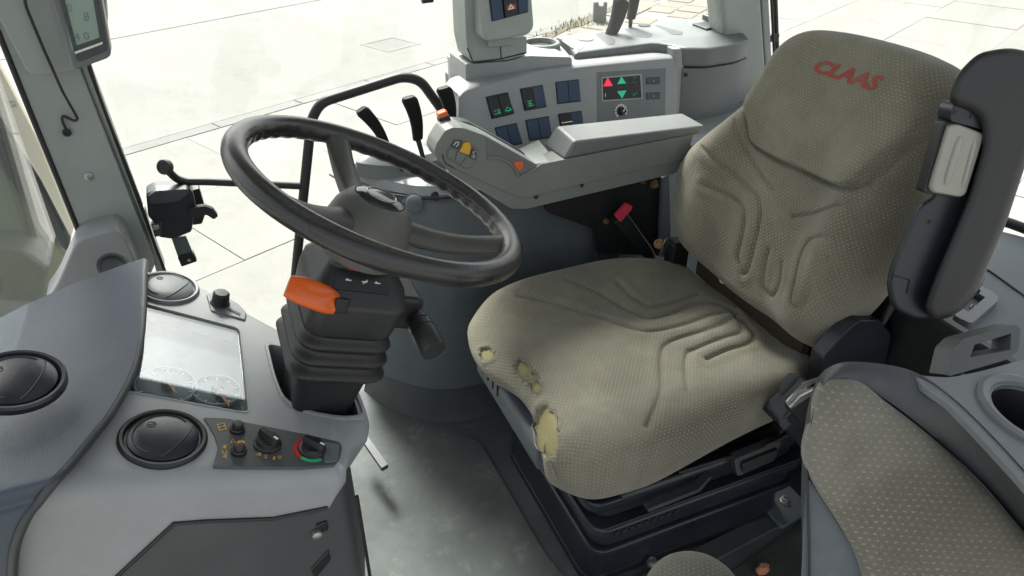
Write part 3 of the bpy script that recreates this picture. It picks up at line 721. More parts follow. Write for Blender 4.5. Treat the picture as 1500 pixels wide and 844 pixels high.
loft('housing', [ring(h1-.004, .056, .062, .018), ring(h1+.01, .064, .070, .02), ring(h1+.055, .068, .072, .02, .004), ring(h1+.075, .066, .062, .022, .004, -.008), ring(h1+.098, .048, .044, .02, .004, -.012), ring(h1+.115, .040, .036, .018)], M['column'], sc, True, .004)
# sloped icon panel on the door side
a0 = bot+CA*(h1+.073)+cdv*.060; a1 = bot+CA*(h1+.099)+cdv*.034
sd_ = (a1-a0).normalized(); sn = cr.cross(sd_).normalized(); sn = sn if sn.dot(cdv) > 0 else -sn
cen = (a0+a1)/2+sn*.0012
slab('icon_panel', rnd([cen+cr*u_*.042+sd_*v_*.014 for u_, v_ in ((-1, -1), (1, -1), (.8, 1), (-.8, 1))], .004, 3), -sn*.004, M['black'], sc, (), .0015)
for u_ in (-.02, .003, .022):
    strokes([[tuple(cen+sn*.001+cr*(u_+a)+sd_*b) for a, b in q_] for q_ in ([(-.004, 0), (.004, 0)], [(-.002, -.003), (.004, .003)] if u_ == .003 else [(-.004, 0), (-.001, .002)])], M['white'], sc, lambda *a: V(a), .0009)
# slot and orange tilt lever
lv0 = bot+CA*(h1+.034)+cdv*.072
box('lever_slot', PP(500, 448, lv0, cdv), (.020, .006, .024), M['rubber'], sc, .003, (cr, cdv, CA))
lc = PP(459, 432, lv0+cdv*.02, cdv*.6+CA*.5+cr*.0)
lu = (PP(480, 440, lc, cdv*.6+CA*.5)-lc).normalized(); ln = (cdv*.6+CA*.5).normalized(); lw = ln.cross(lu)
lr = []
for t in np.linspace(-1, 1, 9):
    c_ = lc+lu*t*.035-ln*(.005*t*t); ww = .0195*(1-.25*abs(t)**3); th = .010*(1-.45*abs(t)**3)
    lr.append([c_+lw*ww*math.copysign(abs(math.cos(a))**.6, math.cos(a))+ln*th*math.copysign(abs(math.sin(a))**.7, math.sin(a)) for a in np.linspace(0, 2*math.pi, 24, endpoint=False)])
loft('tilt_lever', lr, M['orange'], sc, True, 0, 60)
tube('lever_arm', [lc+lu*.02, lv0+cr*.02-cdv*.02], .007, M['black'], sc, 10)
# stalk with gaiter on the driver/door corner
s0 = PP(601, 448, bot+CA*(h1+.045)+cr*.066+cdv*.03, cr*.7+cdv*.7)
stip = PD(638, 518, (s0-CAM).length-.055)
sx_ = (stip-s0).normalized()
box('stalk_mount', s0-cr*.020-cdv*.004, (.05, .062, .06), M['black'], sc, .008, (cr, cdv, CA))
box('stalk_gaiter', s0-cr*.006, (.04, .044, .048), M['rubber'], sc, .010, (cr, cdv, CA))
sln = (stip-s0).length
st = lathe('stalk', s0-sx_*.02, sx_, [(.012, 0), (.0135, .02), (.0142, sln*.50), (.0165, sln*.505), (.0165, sln*.55), (.0150, sln*.555), (.0150, sln*.58), (.0195, sln*.60), (.0200, sln*.72), (.0188, sln*.725), (.0188, sln*.74), (.0202, sln*.745), (.0208, sln*1.14), (.0196, sln*1.165), (.0185, sln*1.155), (.0005, sln*1.15)], M['column'], sc, 24)
sv_ = (CAM-s0).normalized(); sv_ = (sv_-sx_*sv_.dot(sx_)).normalized(); sh = sx_.cross(sv_)
for t_, o_ in ((.30, 0), (.38, .003), (.46, -.002), (.50, .004)):
    c_ = s0-sx_*.02+sx_*(sln*t_)+sv_*.0126+sh*o_
    strokes([[tuple(c_-sh*.003), tuple(c_+sh*.003+sx_*.002)], [tuple(c_-sx_*.002), tuple(c_+sx_*.002)]], M['white'], st, lambda *a: V(a), .0006)
# red collar under the wheel
lathe('collar', WC-WN*.115, WN, [(.036, 0), (.040, .006), (.036, .012), (.03, .014)], M['red'], sc, 36)
lathe('shaft', WC-WN*.14, WN, [(.04, 0), (.036, .06)], M['black'], sc, 24)

# ================================================================== steering wheel
sw = thing('steering_wheel', 'worn black steering wheel with three spokes and ribbed grip', 'steering wheel', tuple(WC-WN*.1))
wx = V((1, 0, 0)); wx = (wx-WN*wx.dot(WN)).normalized(); wy = WN.cross(wx)
RR, rr0 = .198, .0162
NS, NC = 240, 20
vs, fs = [], []
for i in range(NS):
    a = 2*math.pi*i/NS; d = wx*math.cos(a)+wy*math.sin(a)
    for j in range(NC):
        b = 2*math.pi*j/NC
        under = max(0, math.cos(b-R(215)))**2
        rr = rr0*(1+.11*under*(.5+.5*math.cos(a*44)))
        vs.append(WC+d*(RR+rr*math.cos(b))+WN*(rr*math.sin(b)))
for i in range(NS):
    for j in range(NC):
        a, b = i*NC+j, i*NC+(j+1) % NC; c_, d_ = ((i+1) % NS)*NC+(j+1) % NC, ((i+1) % NS)*NC+j
        fs.append((a, b, c_, d_))
mk('rim', vs, fs, M['wheel'], sw, ang=0)
lathe('hub', WC-WN*.095, WN, [(.058, 0), (.064, .02), (.063, .045), (.057, .066), (.047, .082), (.040, .088), (.037, .0895), (.036, .088)], M['hub'], sw, 48)
cp = lathe('hub_cap', WC-WN*.0075, WN, [(.0362, 0), (.035, .0025), (.028, .0055), (.014, .0075), (.0004, .008)], M['gloss'], sw, 48)
wp = lambda x, y, h=0: PP(x, y, WC+WN*h, WN)
tube('cap_ring', [WC+WN*.0005+(wx*math.cos(a)*.021+wy*math.sin(a)*.021)+WN*-.0005 for a in np.linspace(0, 6.283, 33)], .0007, M['steel'], cp, 6)
for (px, py) in ((500, 207), (402, 283), (752, 360)):
    d = (wp(px, py)-WC); d = d.normalized(); e = WN.cross(d); rg_ = []
    for t in np.linspace(0, 1, 12):
        r_ = .038+t*(RR-.040); hgt = -.040+.040*t-.012*math.sin(math.pi*t); ww = .0245-.004*math.sin(math.pi*t)-.003*t; th = .0165-.003*t
        rg_.append([WC+d*r_+WN*hgt+e*ww*math.cos(a)+WN*th*math.sin(a) for a in np.linspace(0, 2*math.pi, 24, endpoint=False)])
    loft('spoke', rg_, M['spoke'], sw, True, 0, 60)
    vs_ = [WC+d*r_+WN*(-.048)+e*k_*.022 for r_ in (.02, .062) for k_ in (-1, 1)]

# pedal bar on the floor
pb = slab('pedal_strip', rnd([PZ(*a, .10) for a in [(527, 640), (537, 636), (569, 680), (559, 686)]], .004, 3), V((0, 0, -.012)), M['lower'], None, (), .003)
tag(pb, 'grey metal pedal strip low beside the dashboard', 'pedal')
# ================================================================== right console
rc = thing('side_console', 'long grey side console with rocker switches, display and storage top', 'console', (.1, .6, 0))
def interp(x, xs, ys): return float(np.interp(x, xs, ys))
GXs = [640, 672, 740, 800, 870, 990, 1010]; GYs = [.535, .555, .578, .591, .600, .605, .606]
def CS(px, py):                                                   # the curved, backward-leaning switch panel
    g = interp(px, GXs, GYs); k = .37; zt = .865; d = ray(px, py)
    return CAM + d*((g-CAM.y+k*(CAM.z-zt))/(d.y-k*d.z))
def CN(px, py):
    a = CS(px+4, py)-CS(px-4, py); b = CS(px, py+4)-CS(px, py-4); n = a.cross(b).normalized()
    return n if n.y < 0 else -n
xs_ = [672, 680, 692, 710, 740, 770, 800, 835, 870, 905, 940, 970, 992]
ytop = [144, 135, 130, 126, 118, 112, 106, 101, 97, 93.5, 90, 87, 86]
xd_ = list(np.linspace(672, 992, 41)); ytop = [float(np.interp(a, xs_, ytop)) for a in xd_]; xs_ = xd_
rows = []
nx = len(xs_)
for t in np.linspace(0, 1, 11): rows.append([CS(x, y+(238-y)*t) for x, y in zip(xs_, ytop)])
front = rows
lip = [[p+V((0, .012, .006)) for p in rows[0]], [p+V((0, .10, .004)) for p in rows[0]]]
grid = [lip[1], lip[0]]+front
vs = [p for r in grid for p in r]; fs = [(i*nx+j, i*nx+j+1, (i+1)*nx+j+1, (i+1)*nx+j) for i in range(len(grid)-1) for j in range(nx-1)]
# left cheek
k = len(vs); left = [r[0] for r in front]; vs += left + [p+V((.02, .12, 0)) for p in left]; m = len(left)
ids = [(2+i)*nx for i in range(m)]
fs += [(ids[i], ids[i+1], k+m+i+1, k+m+i) for i in range(m-1)]
fs.append((nx, ids[0], k+m, 0))
mk('switch_panel', vs, fs, M['light'], rc, .007, 4, 30)
def cplate(name, px, th, mat, parent, lift, bevel=.0015, r=0, seg=2, holes=()):
    cx = sum(p[0] for p in px)/len(px); cy = sum(p[1] for p in px)/len(px)
    return plate(name, px, CS, CN(cx, cy), th, mat, parent, lift, bevel, holes, r, seg)
def quad_sub(q, u0, u1, v0, v1):
    f = quadfn(*[(a[0], a[1], 0) for a in q]); return [tuple(f(u, v))[:2] for u, v in ((u0, v0), (u1, v0), (u1, v1), (u0, v1))]
# switch pairs: bl, br, tr, tl in pixels of the photograph
pairs = [([(720, 175), (753, 167), (744, 135), (711, 142)], 'bb'), ([(768, 163), (801, 157), (795, 124), (761, 130)], 'bu'), ([(816, 153), (851, 149), (848, 116), (813, 120)], 'uu'),
         ([(733, 217), (766, 211), (757, 180), (724, 187)], 'uu'), ([(775, 207), (809, 202), (804, 170), (769, 176)], 'uu'), ([(822, 196), (856, 192), (852, 162), (817, 167)], 'bu')]
for q_, kinds in pairs:
    cplate('switch_socket', q_, .004, M['black'], rc, .0008, .001)
    for kk, (u0, u1) in zip(kinds, ((.03, .49), (.51, .97))):
        sq = quad_sub(q_, u0, u1, .06, .96)
        if kk == 'u': cplate('blank_cover', sq, .006, M['switchblue'], rc, .0035, .0012)
        else:
            n_ = CN(*q_[0]); P4 = [CS(*a) for a in sq]
            mid_ = [P4[0].lerp(P4[3], .5), P4[1].lerp(P4[2], .5)]
            L_ = [P4[0]+n_*.0085, P4[1]+n_*.0085, mid_[1]+n_*.004, mid_[0]+n_*.004]
            lo_ = [P4[0]+n_*.0085, mid_[0]+n_*.0035, P4[3]+n_*.0055]
            hi_ = [P4[1]+n_*.0085, mid_[1]+n_*.0035, P4[2]+n_*.0055]
            bt0, bt1 = [P4[0]-n_*.001, P4[3]-n_*.001], [P4[1]-n_*.001, P4[2]-n_*.001]
            vv = [bt0[0]]+lo_+[bt0[1]]+[bt1[0]]+hi_+[bt1[1]]
            ro = mk('rocker_switch', vv, [(0, 1, 2, 3, 4), (9, 8, 7, 6, 5), (0, 5, 6, 1), (1, 6, 7, 2), (2, 7, 8, 3), (3, 8, 9, 4), (4, 9, 5, 0)], M['black'], rc, .0012, 2)
            sfn = quadfn(P4[0]+n_*.0088, P4[1]+n_*.0088, mid_[1]+n_*.0040, mid_[0]+n_*.0040)
            if q_[0][0] == 822: st_ = [[(.35, .3), (.7, .3)]]; mt = M['white']; w_ = .0018
            elif q_[0][0] == 768: st_ = [[(.25, .3), (.8, .3)], [(.3, .5), (.7, .5)], [(.3, .75), (.75, .75)], [(.5, .2), (.5, .8)]]; mt = M['greenlit']; w_ = .0008
            elif u0 < .3: st_ = [[(.2, .3), (.8, .3)], [(.25, .6), (.45, .6)], [(.6, .3), (.62, .7)], [(.75, .3), (.75, .7)]]; mt = M['greenlit']; w_ = .0008
            else: st_ = [[(.2, .35), (.8, .35)], [(.25, .4), (.5, .7), (.8, .4)], [(.5, .35), (.5, .2)]]; mt = M['greenlit']; w_ = .0008
            strokes([[a for a in s] for s in st_], mt, ro, sfn, w_)
# display
cplate('display_plate', [(874, 106), (975, 100), (974, 200), (875, 205)], .004, M['mid'], rc, .0012, .0015)
cplate('display_frame', [(880, 113), (939, 108), (941, 145), (881, 149)], .003, M['pale'], rc, .0026, .0006, .003, 2, [[(882, 115), (937, 110.5), (939, 143.5), (883, 147)]])
scr = cplate('display', [(882, 115), (937, 110.5), (939, 143.5), (883, 147)], .003, M['black'], rc, .0018, 0)
def sfig(name, px, mat, lift=.0026): return cplate(name, px, .0007, mat, scr, lift, 0)
sfig('warning_symbol', [(883, 127), (897, 126), (889.5, 113.5)], M['redlit'])
sfig('arrow', [(903.5, 123.5), (916.5, 122.5), (909.5, 112)], M['greenlit'])
sfig('arrow', [(903.5, 134), (917, 132.5), (910.5, 144.5)], M['greenlit'])
sfn = lambda a, b: CS(a, b)+CN(a, b)*.0024
strokes([[(927, 114), (927, 122), (932, 121)], [(927, 114), (933, 113.5)]], M['green'], scr, sfn, .0006)
strokes([[(926, 139), (934, 137)], [(927, 141), (933, 134)], [(926, 136), (929, 140)]], M['green'], scr, sfn, .0006)
strokes([[(886, 137), (886.5, 142)]], M['white'], scr, sfn, .0010)
strokes([[(926, 127), (934, 126)], [(907, 128.5), (911, 128)]], M['red'], scr, sfn, .0005)
for y in (119, 141):
    b = cplate('push_button', [(946, y-5), (966, y-6), (966.5, y+4), (946.5, y+5)], .004, M['trim'], rc, .0038, .0015, .003)
    strokes([[(956, y-1), (957, y+1)]], M['white'], b, lambda a, c_: CS(a, c_)+CN(a, c_)*.0040, .0008)
c = CS(909, 163); n_ = CN(909, 163); xd = (CS(919, 162)-c); xd = (xd-n_*xd.dot(n_)).normalized(); yd = n_.cross(xd)
for a in range(-220, 50, 27):
    d = xd*math.cos(R(a+10))+yd*math.sin(R(a+10)); e = n_.cross(d); e0 = c+n_*.0018
    r0_, r1_ = .0125, .0185
    d = xd*math.cos(R(-a))+yd*math.sin(R(-a)); e = n_.cross(d)
    slab('dial_mark', [e0+d*r0_-e*.0022, e0+d*r1_-e*.0032, e0+d*r1_+e*.0032, e0+d*r0_+e*.0022], n_*.0006, M['white'], rc, (), 0)
kk = lathe('dial_knob', c+n_*.0012, n_, [(.0115, 0), (.0115, .002), (.0095, .004), (.0085, .014), (.0003, .0145)], M['black'], rc, 26)
d = xd*.55+yd*.85; e = n_.cross(d.normalized()); slab('pointer', [c+n_*.0158-e*.0012-d*.002, c+n_*.0158+e*.0012-d*.002, c+n_*.0158+e*.0012+d*.0095, c+n_*.0158-e*.0012+d*.0095], n_*.0005, M['white'], kk, (), 0)

# right hand post and end cheek of the panel
loft('end_post', [rrect(V((x_, y_, z_)), V((1, 0, 0)), V((0, 1, 0)), .020, .030, .014, 5) for x_, y_, z_ in ((.462, .612, .60), (.467, .628, .84), (.470, .632, .885), (.470, .636, .896))], M['light'], rc, True, .006)
# body behind
zT = .900
ct = lambda x, y: PZ(x, y, zT)
# top cover (right block) with recess behind the panel
rb = rnd([ct(828, 58), ct(842, 78), V((.30, .665, zT)), V((.425, .668, zT)), V((.455, .640, zT)), V((.470, .598, zT)), V((.53, .566, zT)), V((.63, .572, zT)), V((.69, .60, zT)), V((.72, .66, zT)), V((.72, .88, zT)), V((.21, .84, zT))], .02, 4, only=[2, 3, 4, 5, 6, 7, 8])
top_r = slab('top_cover', rb, V((0, 0, -.052)), M['mid'], rc, (), .010, 4)
lb = [V((.02, .638, zT-.006)), ct(836, 79)+V((0, 0, -.006)), ct(817, 58)+V((0, 0, -.006)), V((.20, .84, zT-.006)), V((.02, .84, zT-.006)), V((-.12, .80, zT-.006)), V((-.13, .638, zT-.006))]
slab('front_cover', rnd(lb, .012, 3), V((0, 0, -.12)), M['light'], rc, (), .010, 4)
# main body below the cover: dark face running back to the pillar
body = [V((.475, .595, 0)), V((.53, .574, 0)), V((.63, .580, 0)), V((.70, .61, 0)), V((.74, .70, 0)), V((.74, .87, 0)), V((-.12, .82, 0)), V((-.12, .66, 0)), V((.45, .655, 0))]
loft('body', [[p+V((0, 0, .1)) for p in body], [p+V((0, 0, zT-.062)) for p in body], [V((p.x, p.y, zT-.055)) for p in body]], M['mid'], rc, True, .004)
# lower wall: curved kick panel with skirt
pl = spline([V(a) for a in ((-.475, .640, 0), (-.46, .60, 0), (-.42, .53, 0), (-.36, .462, 0), (-.28, .412, 0), (-.17, .402, 0), (0, .412, 0), (.2, .425, 0), (.45, .44, 0), (.9, .46, 0))], 6)
def wall(z, ins): return [V((p.x+max(0, ins*(-.30-p.x)*4), min(p.y+ins, .644), z)) for p in pl]+[V((.9, .648, z)), V((-.40, .648, z))]
loft('kick_panel', [wall(.115, .006), wall(.122, 0), wall(.40, .008), wall(.655, .030), wall(.668, .045)], M['slate'], rc, True, .004)
loft('skirt', [wall(-.01, .0), wall(.02, .014), wall(.112, .022)], M['lower'], rc, True, .003)
# ledge above the kick panel, in front of the switches
loft('ledge', [wall(.672, .040), wall(.692, .052), wall(.700, .075), wall(.702, .11)], M['light'], rc, True, .004)
tube('ledge_seam', [V((p.x, p.y+.036, .669)) for p in pl[:-6]], .003, M['rubber'], rc, 6)
# little cover, round button and lever slots on the front of the ledge
lz = lambda x, y: PZ(x, y, .704)
lathe('round_dial', PY(606, 300, .46), V((.1, -.8, .6)), [(.026, 0), (.026, .004), (.021, .005), (.02, .012), (.017, .014), (.0005, .0145)], M['slate'], rc, 30)
lathe('round_button', PY(636, 288, .462), V((.0, -.9, .45)), [(.014, 0), (.014, .004), (.011, .006), (.0105, .014), (.0005, .016)], M['black'], rc, 24)
hump = spline([V((-.43, .60, 0)), V((-.38, .55, 0)), V((-.30, .52, 0)), V((-.2, .54, 0)), V((-.17, .62, 0)), V((-.28, .645, 0)), V((-.38, .64, 0))], 6, True)
hc = sum(hump, V())/len(hump)
loft('lever_console', [[V((p.x, p.y, .69)) for p in hump], [V((hc.x+(p.x-hc.x)*.93, hc.y+(p.y-hc.y)*.93, .724)) for p in hump], [V((hc.x+(p.x-hc.x)*.7, hc.y+(p.y-hc.y)*.7, .738)) for p in hump]], M['mid'], rc, True, .006)
# recesses on the top cover
tz = lambda x, y: PZ(x, y, zT+.001)
for q_ in ([(872, 49), (885, 46), (902, 58), (900, 65), (890, 66)], [(913, 42), (928, 40), (957, 50), (951, 55), (928, 53)]):
    slab('lever_slot', rnd([tz(*a) for a in q_], .012, 3), V((0, 0, -.012)), M['trim'], rc, (), .001)
slab('inlay', rnd([tz(*a) for a in [(822, 58), (834, 57), (855, 68), (849, 73), (838, 70)]], .01, 3), V((0, 0, -.004)), M['light'], rc, (), .001)
lathe('cover_plug', tz(858, 57), (0, 0, 1), [(.022, -.002), (.021, .001), (.0005, .0015)], M['light'], rc, 28)
lathe('cover_hole', tz(944, 37), (0, 0, 1), [(.018, -.002), (.018, .001), (.0005, .0012)], M['black'], rc, 24)
slab('grip_slot', rnd([tz(*a) for a in [(959, 36), (968, 38), (1001, 47), (998, 51), (984, 50)]], .008, 3), V((0, 0, -.004)), M['trim'], rc, (), .001)
lc_ = thing('catch', 'small black catch clip on the rear of the console top', 'catch', tuple(ct(1042, 38)))
box('base', ct(1042, 39)+V((0, 0, .003)), (.085, .07, .006), M['black'], lc_, .002)
box('clip', ct(1043, 32)+V((0, 0, .012)), (.05, .04, .018), M['blackblue'], lc_, .005)
slab('lever', rnd([ct(1036, 36)+V((0, 0, .02)), ct(1054, 36)+V((0, 0, .022)), ct(1056, 24)+V((0, 0, .03)), ct(1044, 22)+V((0, 0, .03))], .006, 3), V((0, 0, -.006)), M['trim'], lc_, (), .002)
# cup ring
cc = ct(792, 68)
lathe('cup_holder', cc+V((0, 0, -.004)), (0, 0, 1), [(.052, -.01), (.052, .012), (.049, .016), (.041, .016), (.038, .010), (.036, -.002), (.0005, -.002)], M['mid'], rc, 44)
lathe('cup_hole', cc+V((.004, 0, .0)), (0, 0, 1), [(.034, 0), (.0005, .001)], M['black'], rc, 36)
# end cheek towards the pillar
box('clip', V((.482, .586, .829)), (.008, .006, .008), M['black'], rc, .001)

# ---- switch tower
tw = thing('switch_tower', 'pale grey upright switch tower with a hazard button at the top', 'switch tower', (-.05, .66, .84))
f62 = lambda x, y: PY(x, y, .62)
slab('base', rnd([f62(*a) for a in [(678, -60), (700, -60), (713, 62), (772, 52), (772, 80), (745, 88), (690, 92), (683, 60)]], .01, 3), V((.0, .09, 0)), M['pale'], tw, (), .012, 4)
slab('foot', rnd([(lambda *a: PY(*a, .617))(*a) for a in [(682, 93), (690, 94), (745, 90), (774, 82), (838, 84), (838, 120), (683, 142)]], .008, 3), V((0, .12, 0)), M['light'], tw, (), .012, 4)
tube('seam', [f62(*a)+V((0, -.001, 0)) for a in [(684, 70), (693, 91), (735, 86), (771, 77)]], .0016, M['rubber'], tw, 6)
tube('seam', [f62(*a)+V((0, -.001, 0)) for a in [(733, 66), (734, 86)]], .0012, M['rubber'], tw, 6)
TWN = V((.12, -.95, .28)).normalized(); T0 = PY(745, 30, .575)
tf = lambda x, y: PP(x, y, T0, TWN)
slab('pod', rnd([tf(*a) for a in [(697, -60), (776, -60), (784, 42), (774, 53), (716, 63), (708, 56)]], .014, 4), V((0, .07, 0)), M['pale'], tw, (), .012, 4)
plate('switch_socket', [(708, -60), (771, -60), (774, 18), (720, 32)], tf, TWN, .004, M['black'], tw, .0008, .001)
for nm, q_, mt in (('blank_cover', [(711, -60), (727, -60), (737, 26.5), (721, 31)], 'switchblue'), ('hazard_button', [(729, -60), (752, -60), (757, 20), (739, 26)], 'black'), ('blank_cover', [(754, -60), (768, -60), (773, 16.5), (759, 20)], 'switchblue')):
    o = plate(nm, q_, tf, TWN, .008, M[mt], tw, .0065 if mt == 'black' else .004, .0014)
    if nm == 'hazard_button':
        tt = lambda a, b: tf(a, b)+TWN*.0068
        slab('red_field', [tt(*a) for a in [(739, 9), (753, 6), (754, 13), (741, 16)]], TWN*.0006, M['red'], o, (), 0)
        slab('triangle', [tt(*a)+TWN*.0007 for a in [(742, 15.5), (752, 13), (745.5, 6)]], TWN*.0006, M['white'], o, [[tt(*a)+TWN*.0007 for a in [(744.8, 13.2), (748.6, 12.2), (746, 9.5)]]], 0)
box('pod_block', f62(732, 60)+V((0, .01, 0)), (.07, .05, .02), M['pale'], tw, .004)  # plain pale block at the lower edge of the pod
sm_ = tube('mirror_edge', [PY(618, 1, .66), PY(634, -1, .66)], .007, M['black'], None, 8); tag(sm_, 'small black fitting at the top edge of the side window', 'fitting')

# ---- hydraulic levers
LG = 'black console levers'
def lever(label, top_, mid__, foot, y, wd, th, stem=True):
    a, b, c_ = PY(*top_, y), PY(*mid__, y), PY(*foot, y)
    t = thing('control_lever', label, 'lever', tuple(c_), LG)
    d = (b-a).normalized(); side = V((0, 1, 0)); side = (side-d*side.dot(d)).normalized(); wv = d.cross(side)
    rg_ = []
    L_ = (b-a).length
    for t_ in np.linspace(0, 1, 13):
        pr = 1 if t_ > .08 else .72+3.5*t_
        w2 = 1.25*wd*(1-.38*t_)*pr; h2 = 1.1*th*(1-.25*t_)*pr
        bow = wv*(.006*math.sin(t_*math.pi))
        rg_.append(rrect(a+d*(L_*t_)+bow, wv, side, w2, h2, min(w2, h2)*.7, 4))
    loft('handle', rg_, M['leverblack'], t, True, .0015, 45)
    if stem: tube('stem', [b-d*.01, b.lerp(c_, .5), c_], [.0065, .0055, .0055], M['black'], t, 12)
    return t
lever('black curved lever leaning left beyond the steering wheel, lowest of the three', (528, 160), (566, 214), (590, 250), .52, .0125, .012)
lever('black upright lever with thin stem between the steering wheel and armrest', (598, 142), (612, 204), (624, 246), .52, .0145, .012)
lever('black lever half hidden behind the orange tipped armrest joystick', (649, 128), (660, 184), (664, 205), .53, .0150, .012)
lever('thick black lever at the back of the console, left of a pair', (911, -2), (892, 56), (886, 64), .80, .0185, .015)
lever('taller thin black lever on the console top, right of a pair', (930, -40), (924, 28), (922, 52), .85, .015, .013)

# ================================================================== control armrest
ar = thing('joystick_console', 'grey control armrest with padded top, orange switches and yellow button', 'armrest console', tuple(PY(1000, 250, .33)))
AY = .30
f3 = lambda x, y: PY(x, y, AY)
TH = V((.0, .135, 0))
cover = [(636, 222), (640, 210), (652, 192), (663, 187), (680, 188), (711, 199), (752, 222), (787, 242), (826, 234), (1016, 197), (1006, 232), (770, 290), (754, 287), (642, 236)]
slab('cover', rnd([f3(*a) for a in cover], .004, 3), V((.0, .055, 0)), M['arm'], ar, (), .005, 4)
slab('cover_back', [PY(*a, AY+.056) for a in [(838, 246), (1014, 210), (1004, 228), (842, 262)]], V((0, .06, 0)), M['arm'], ar, (), .004)
under = [(640, 233), (754, 284), (771, 287), (1006, 229.5), (990, 254), (772, 306), (750, 306), (660, 254)]
slab('under_cover', rnd([PY(*a, AY+.004) for a in under], .006, 3), V((0, .10, 0)), M['arm'], ar, (), .004, 3)
# finger hollow with its orange thumb switch
hol = [(712, 203), (752, 224), (783, 240), (762, 257), (756, 249), (748, 240), (738, 233), (726, 229), (713, 230)]
slab('hollow', [f3(*a)+V((0, -.0012, 0)) for a in hol], V((0, .003, 0)), M['mid'], ar, (), .0008)
lipp = [f3(*a)+V((0, -.003, 0)) for a in [(713, 231), (726, 230), (738, 234), (748, 241), (756, 250), (762, 258), (792, 241)]]
tube('hollow_lip', spline(lipp, 5), .0028, M['arm'], ar, 8)
slab('thumb_switch', rnd([f3(*a)+V((0, -.004, 0)) for a in [(750, 238), (765, 235), (766, 242), (760, 251)]], .003, 3), V((0, .014, 0)), M['orange'], ar, (), .0025)
# keypad on the nose
kp = lambda x, y: f3(x, y)+V((0, -.0012, 0))
slab('keypad', rnd([kp(*a) for a in [(664, 204), (674, 203), (697, 215), (698, 234), (690, 246), (681, 247), (655, 232), (653, 224)]], .004, 3), V((0, .004, 0)), M['mid'], ar, (), .0008)
def key(nm, px, mt, lift=.003): return slab(nm, rnd([f3(*a)+V((0, -lift, 0)) for a in px], .002, 3), V((0, .005, 0)), M[mt], ar, (), .0012, 2)
k1 = key('symbol_key', [(665, 204.5), (678, 206), (672, 219), (659, 214)], 'gloss')
key('yellow_key', [(679, 208), (687, 208), (689, 215), (686, 226), (672, 221)], 'yellow', .005)
k3 = key('symbol_key', [(691, 216), (697, 222), (697, 233), (687, 229)], 'gloss')
kf = lambda x, y: f3(x, y)+V((0, -.0036, 0))
strokes([[(664, 212), (667, 207), (672, 208)], [(667, 214), (671, 211), (669, 209)]], M['white'], k1, kf, .0011)
strokes([[(690, 228), (694, 227), (692, 222), (695, 221)], [(692, 230), (695, 229)]], M['white'], k3, kf, .0010)
key('grey_key', [(658, 217), (668, 220), (664, 234), (655, 228)], 'arm'); key('grey_key', [(670, 221), (682, 227), (679, 232), (674, 240), (666, 235)], 'arm'); key('grey_key', [(684, 228), (695, 235), (689, 245), (680, 246), (675, 241)], 'arm')
tube('keypad_groove', spline([kp(*a) for a in [(648, 226), (652, 238), (665, 246)]], 5), .001, M['rubber'], ar, 5)
# dark frame behind the nose
slab('rear_frame', rnd([PY(*a, AY+.058) for a in [(633, 218), (640, 192), (664, 177), (686, 179), (736, 206), (772, 227), (760, 262), (655, 235)]], .008, 3), V((0, .03, 0)), M['trim'], ar, (), .004)
# joystick
jb = PY(654, 186, AY+.06); jt = PY(648, 168, AY+.06); jd = (jt-jb).normalized(); ju, jv = frame_of(jd)
loft('joystick', [rrect(jb-jd*.03, ju, jv, .013, .013, .005), rrect(jb, ju, jv, .0135, .0135, .005), rrect(jt-jd*.002, ju, jv, .0115, .0115, .005)], M['black'], ar, True, .002)
loft('joystick_button', [rrect(jt-jd*.002, ju, jv, .0105, .0105, .005), rrect(jt+jd*.006, ju, jv, .0105, .0105, .005), rrect(jt+jd*.008, ju, jv, .008, .008, .004)], M['orange'], ar, True, .001)
# saddle between nose and pad
sa_ = [[f3(783, 241).lerp(f3(824, 236), t)+V((0, .002, 0)), PY(768, 226, AY+.05).lerp(PY(806, 222, AY+.05), t)-V((0, 0, .004)), PY(757, 219, AY+.10).lerp(PY(789, 204, AY+.10), t)] for t in np.linspace(0, 1, 5)]
sa_ = [[r_[0], r_[1], r_[2], r_[2]-V((0, 0, .03)), r_[0]-V((0, 0, .03))] for r_ in sa_]
loft('saddle', sa_, M['pale'], ar, True, .003)
# pad
px0 = f3(826, 233); px1 = f3(1026, 196); pt0 = f3(842, 207); pt1 = f3(1032, 183); pn0 = f3(796, 212)
ux = (px1-px0).normalized()
near_ = [f3(*a) for a in [(797, 214), (826, 234), (1012, 200), (1032, 184), (842, 208)]]
A0 = PY(795, 213, AY+.10); A1 = PY(815, 184, AY+.10)
padv = []
n0 = f3(826, 234); n1 = f3(1024, 197); t0 = f3(842, 207); t1 = f3(1034, 184)
tz_ = t0.z
f0 = PP(795, 213, n0, V((ux.z*-1, 0, ux.x))); f1 = PZ(815, 184, t0.z+.002)
b1 = PZ(965, 164, t1.z+.004); b0 = V((b1.x+.02, b1.y, n1.z))
loft('pad', [[n0, f0, f1, t0], [n1, V((n1.x, f0.y, n1.z)), V((t1.x, f1.y, t1.z)), t1]], M['armpad'], ar, True, .007)
slab('pad_slot', [PZ(*a, t0.z+.002) for a in [(822, 181), (838, 178.5), (839, 179.6), (823, 182)]], V((0, 0, .002)), M['rubber'], ar, (), 0)
for (x, y) in ((786, 288), (853, 271)):
    slab('notch', [f3(*a)+V((0, .0025, 0)) for a in [(x-3, y), (x+3, y-1), (x+2, y+3.5), (x-2, y+4)]], V((0, -.0015, 0)), M['rubber'], ar, (), 0)
